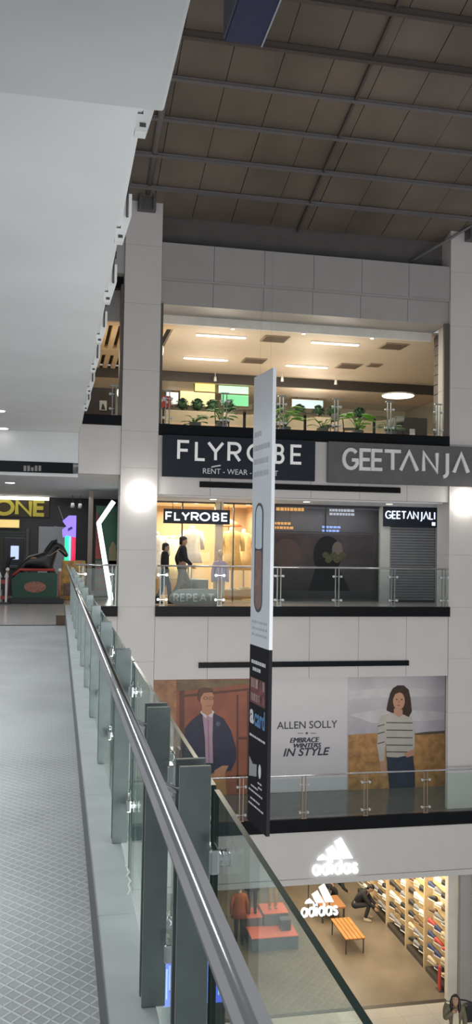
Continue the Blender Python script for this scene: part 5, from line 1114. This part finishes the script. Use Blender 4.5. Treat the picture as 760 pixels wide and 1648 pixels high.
m = MB(); m.tube([(a.x, 24.2, a.z + .45 * H_), (a.x - .22, 24.2, a.z + .52 * H_)], .008, 6); m.tube([(a.x + .05, 24.2, b.z - .2), (a.x - .12, 24.2, b.z + .25)], .008, 6); m.build('antenna', mat('antenna_pale', (.45, .42, .38), .5), t)
# neon zigzag and second strip, coloured panels behind
def neon(label, pts, Y, r=.045):
    q = [onY(*p, Y) for p in pts]; base = min(q, key=lambda v: v.z); t = thing('neon_tube', label, 'neon light', tuple(base))
    m = MB(); m.tube([tuple(v) for v in q], r, 12); m.build('tube', NEON, t)
    m = MB(); 
    for a, b in zip(q, q[1:]): m.bar(Vector(a) + Vector((0, .065, 0)), Vector(b) + Vector((0, .065, 0)), .10, .03, up=(0, 1, 0))
    m.build('backing', ROD, t); return t
neon('white neon tube bent like an arrow head left of the left column', [(183, 807), (159, 842), (165, 880), (174, 935), (179, 966)], 25.0, .068)
neon('second white neon tube half hidden by the left column', [(196, 805), (195, 860), (193, 920), (190, 966)], 25.05, .05)
t = thing('game_panel', 'tall red and green panel behind the bent neon tube', 'panel', (1.5, 25.6, 0)); a, b = onY(152, 965, 25.5), onY(200, 815, 25.5)
m = MB(); m.box(a.x, b.x, 25.5, 25.58, .002, b.z); m.build('green_panel', mat('panel_green', (.015, .075, .042), .4, var=.3), t)
m = MB(); m.prism([(a.x, 1.1), (a.x + .28, 1.1), (a.x + .16, 2.0), (a.x, 2.5)], 25.488, 25.499); m.build('red_panel', mat('panel_red', (.30, .035, .03), .4, var=.3), t)
m = MB(); m.box(a.x, a.x + .62, 25.488, 25.499, .01, 1.05); m.build('lower_panel', mat('panel_lower', (.16, .14, .12), .4, var=.3, vscale=6), t)
m = MB(); m.prism([(a.x + .38, .9), (a.x + .62, .9), (a.x + .58, 1.5), (a.x + .48, 1.62), (a.x + .38, 1.4)], 25.488, 25.499); m.build('tan_shape', mat('panel_tan', (.24, .18, .09), .4), t)
for k in range(4): MB().box(a.x + .03, a.x + .45, 25.478, 25.487, .18 + .2 * k, .24 + .2 * k).build('stripe', mat('panel_stripe', (.28, .10, .09), .5), t)
t = thing('wall_spotlight', 'pair of small white spotlights high on the dark arcade wall', 'spotlight', (.7, 28, 2.6))
for k, (px_, py_) in enumerate(((117, 810), (129, 811))):
    q = onY(px_, py_, 28); m = MB(); m.tube([(q.x, 28, q.z), (q.x, 28.05, q.z - .12)], [.05, .065], 12); m.build('lamp_head', WHITE, t); MB().tube([(q.x, 28.02, q.z), (q.x, 28.02, 3.06)], .01, 6).build('stem', ROD, t)
q = onZ(100, 1006, 0.012)
t = thing('wooden_block', 'small brown wooden box on the floor at the far end of the walkway', 'box', (.09, 16.66, 0.0)); MB().box(-.01, .158, 16.60, 16.76, .001, .165, .005, 1).build('box', mat('block_brown', (.13, .075, .055), .6), t); MB().box(-.015, .16, 16.595, 16.765, .166, .18, .003, 1).build('lid', mat('block_lid', (.17, .10, .075), .6), t)
# dark fascia strip lettering (small pale marks) at the left
t = thing('fascia_lettering', 'small pale lettering on the dark fascia strip at the far left', 'sign', (-.75, 21.19, 3.3))
for k in range(5):
    q = onY(38 + k * 6, 754, 21.19); MB().box(q.x, q.x + .06, 21.188, 21.199, q.z - .06, q.z + (.07 if k != 2 else .03)).build('mark', mat('mark_grey', (.22, .22, .22), .5), t)

# pale paint scribble on the kerb stone
m = MB(Matrix(((1, 0, 0, 0), (0, 0, 1, 0), (0, 1, 0, 0), (0, 0, 0, 1))))
for pts in ([(205, 1440), (209, 1432), (206, 1424), (210, 1418), (207, 1412)], [(203, 1410), (208, 1404), (205, 1397)], [(201, 1394), (205, 1391)]):
    q = [onZ(*p, .0605) for p in pts]; m.stroke([(v.x, v.y) for v in q], .006, .0603, .0612)
struct('trim_20', m, mat('paint_scribble', (.75, .75, .70), .6))

for o in bpy.data.objects:
    if '_org' in o: del o['_org']
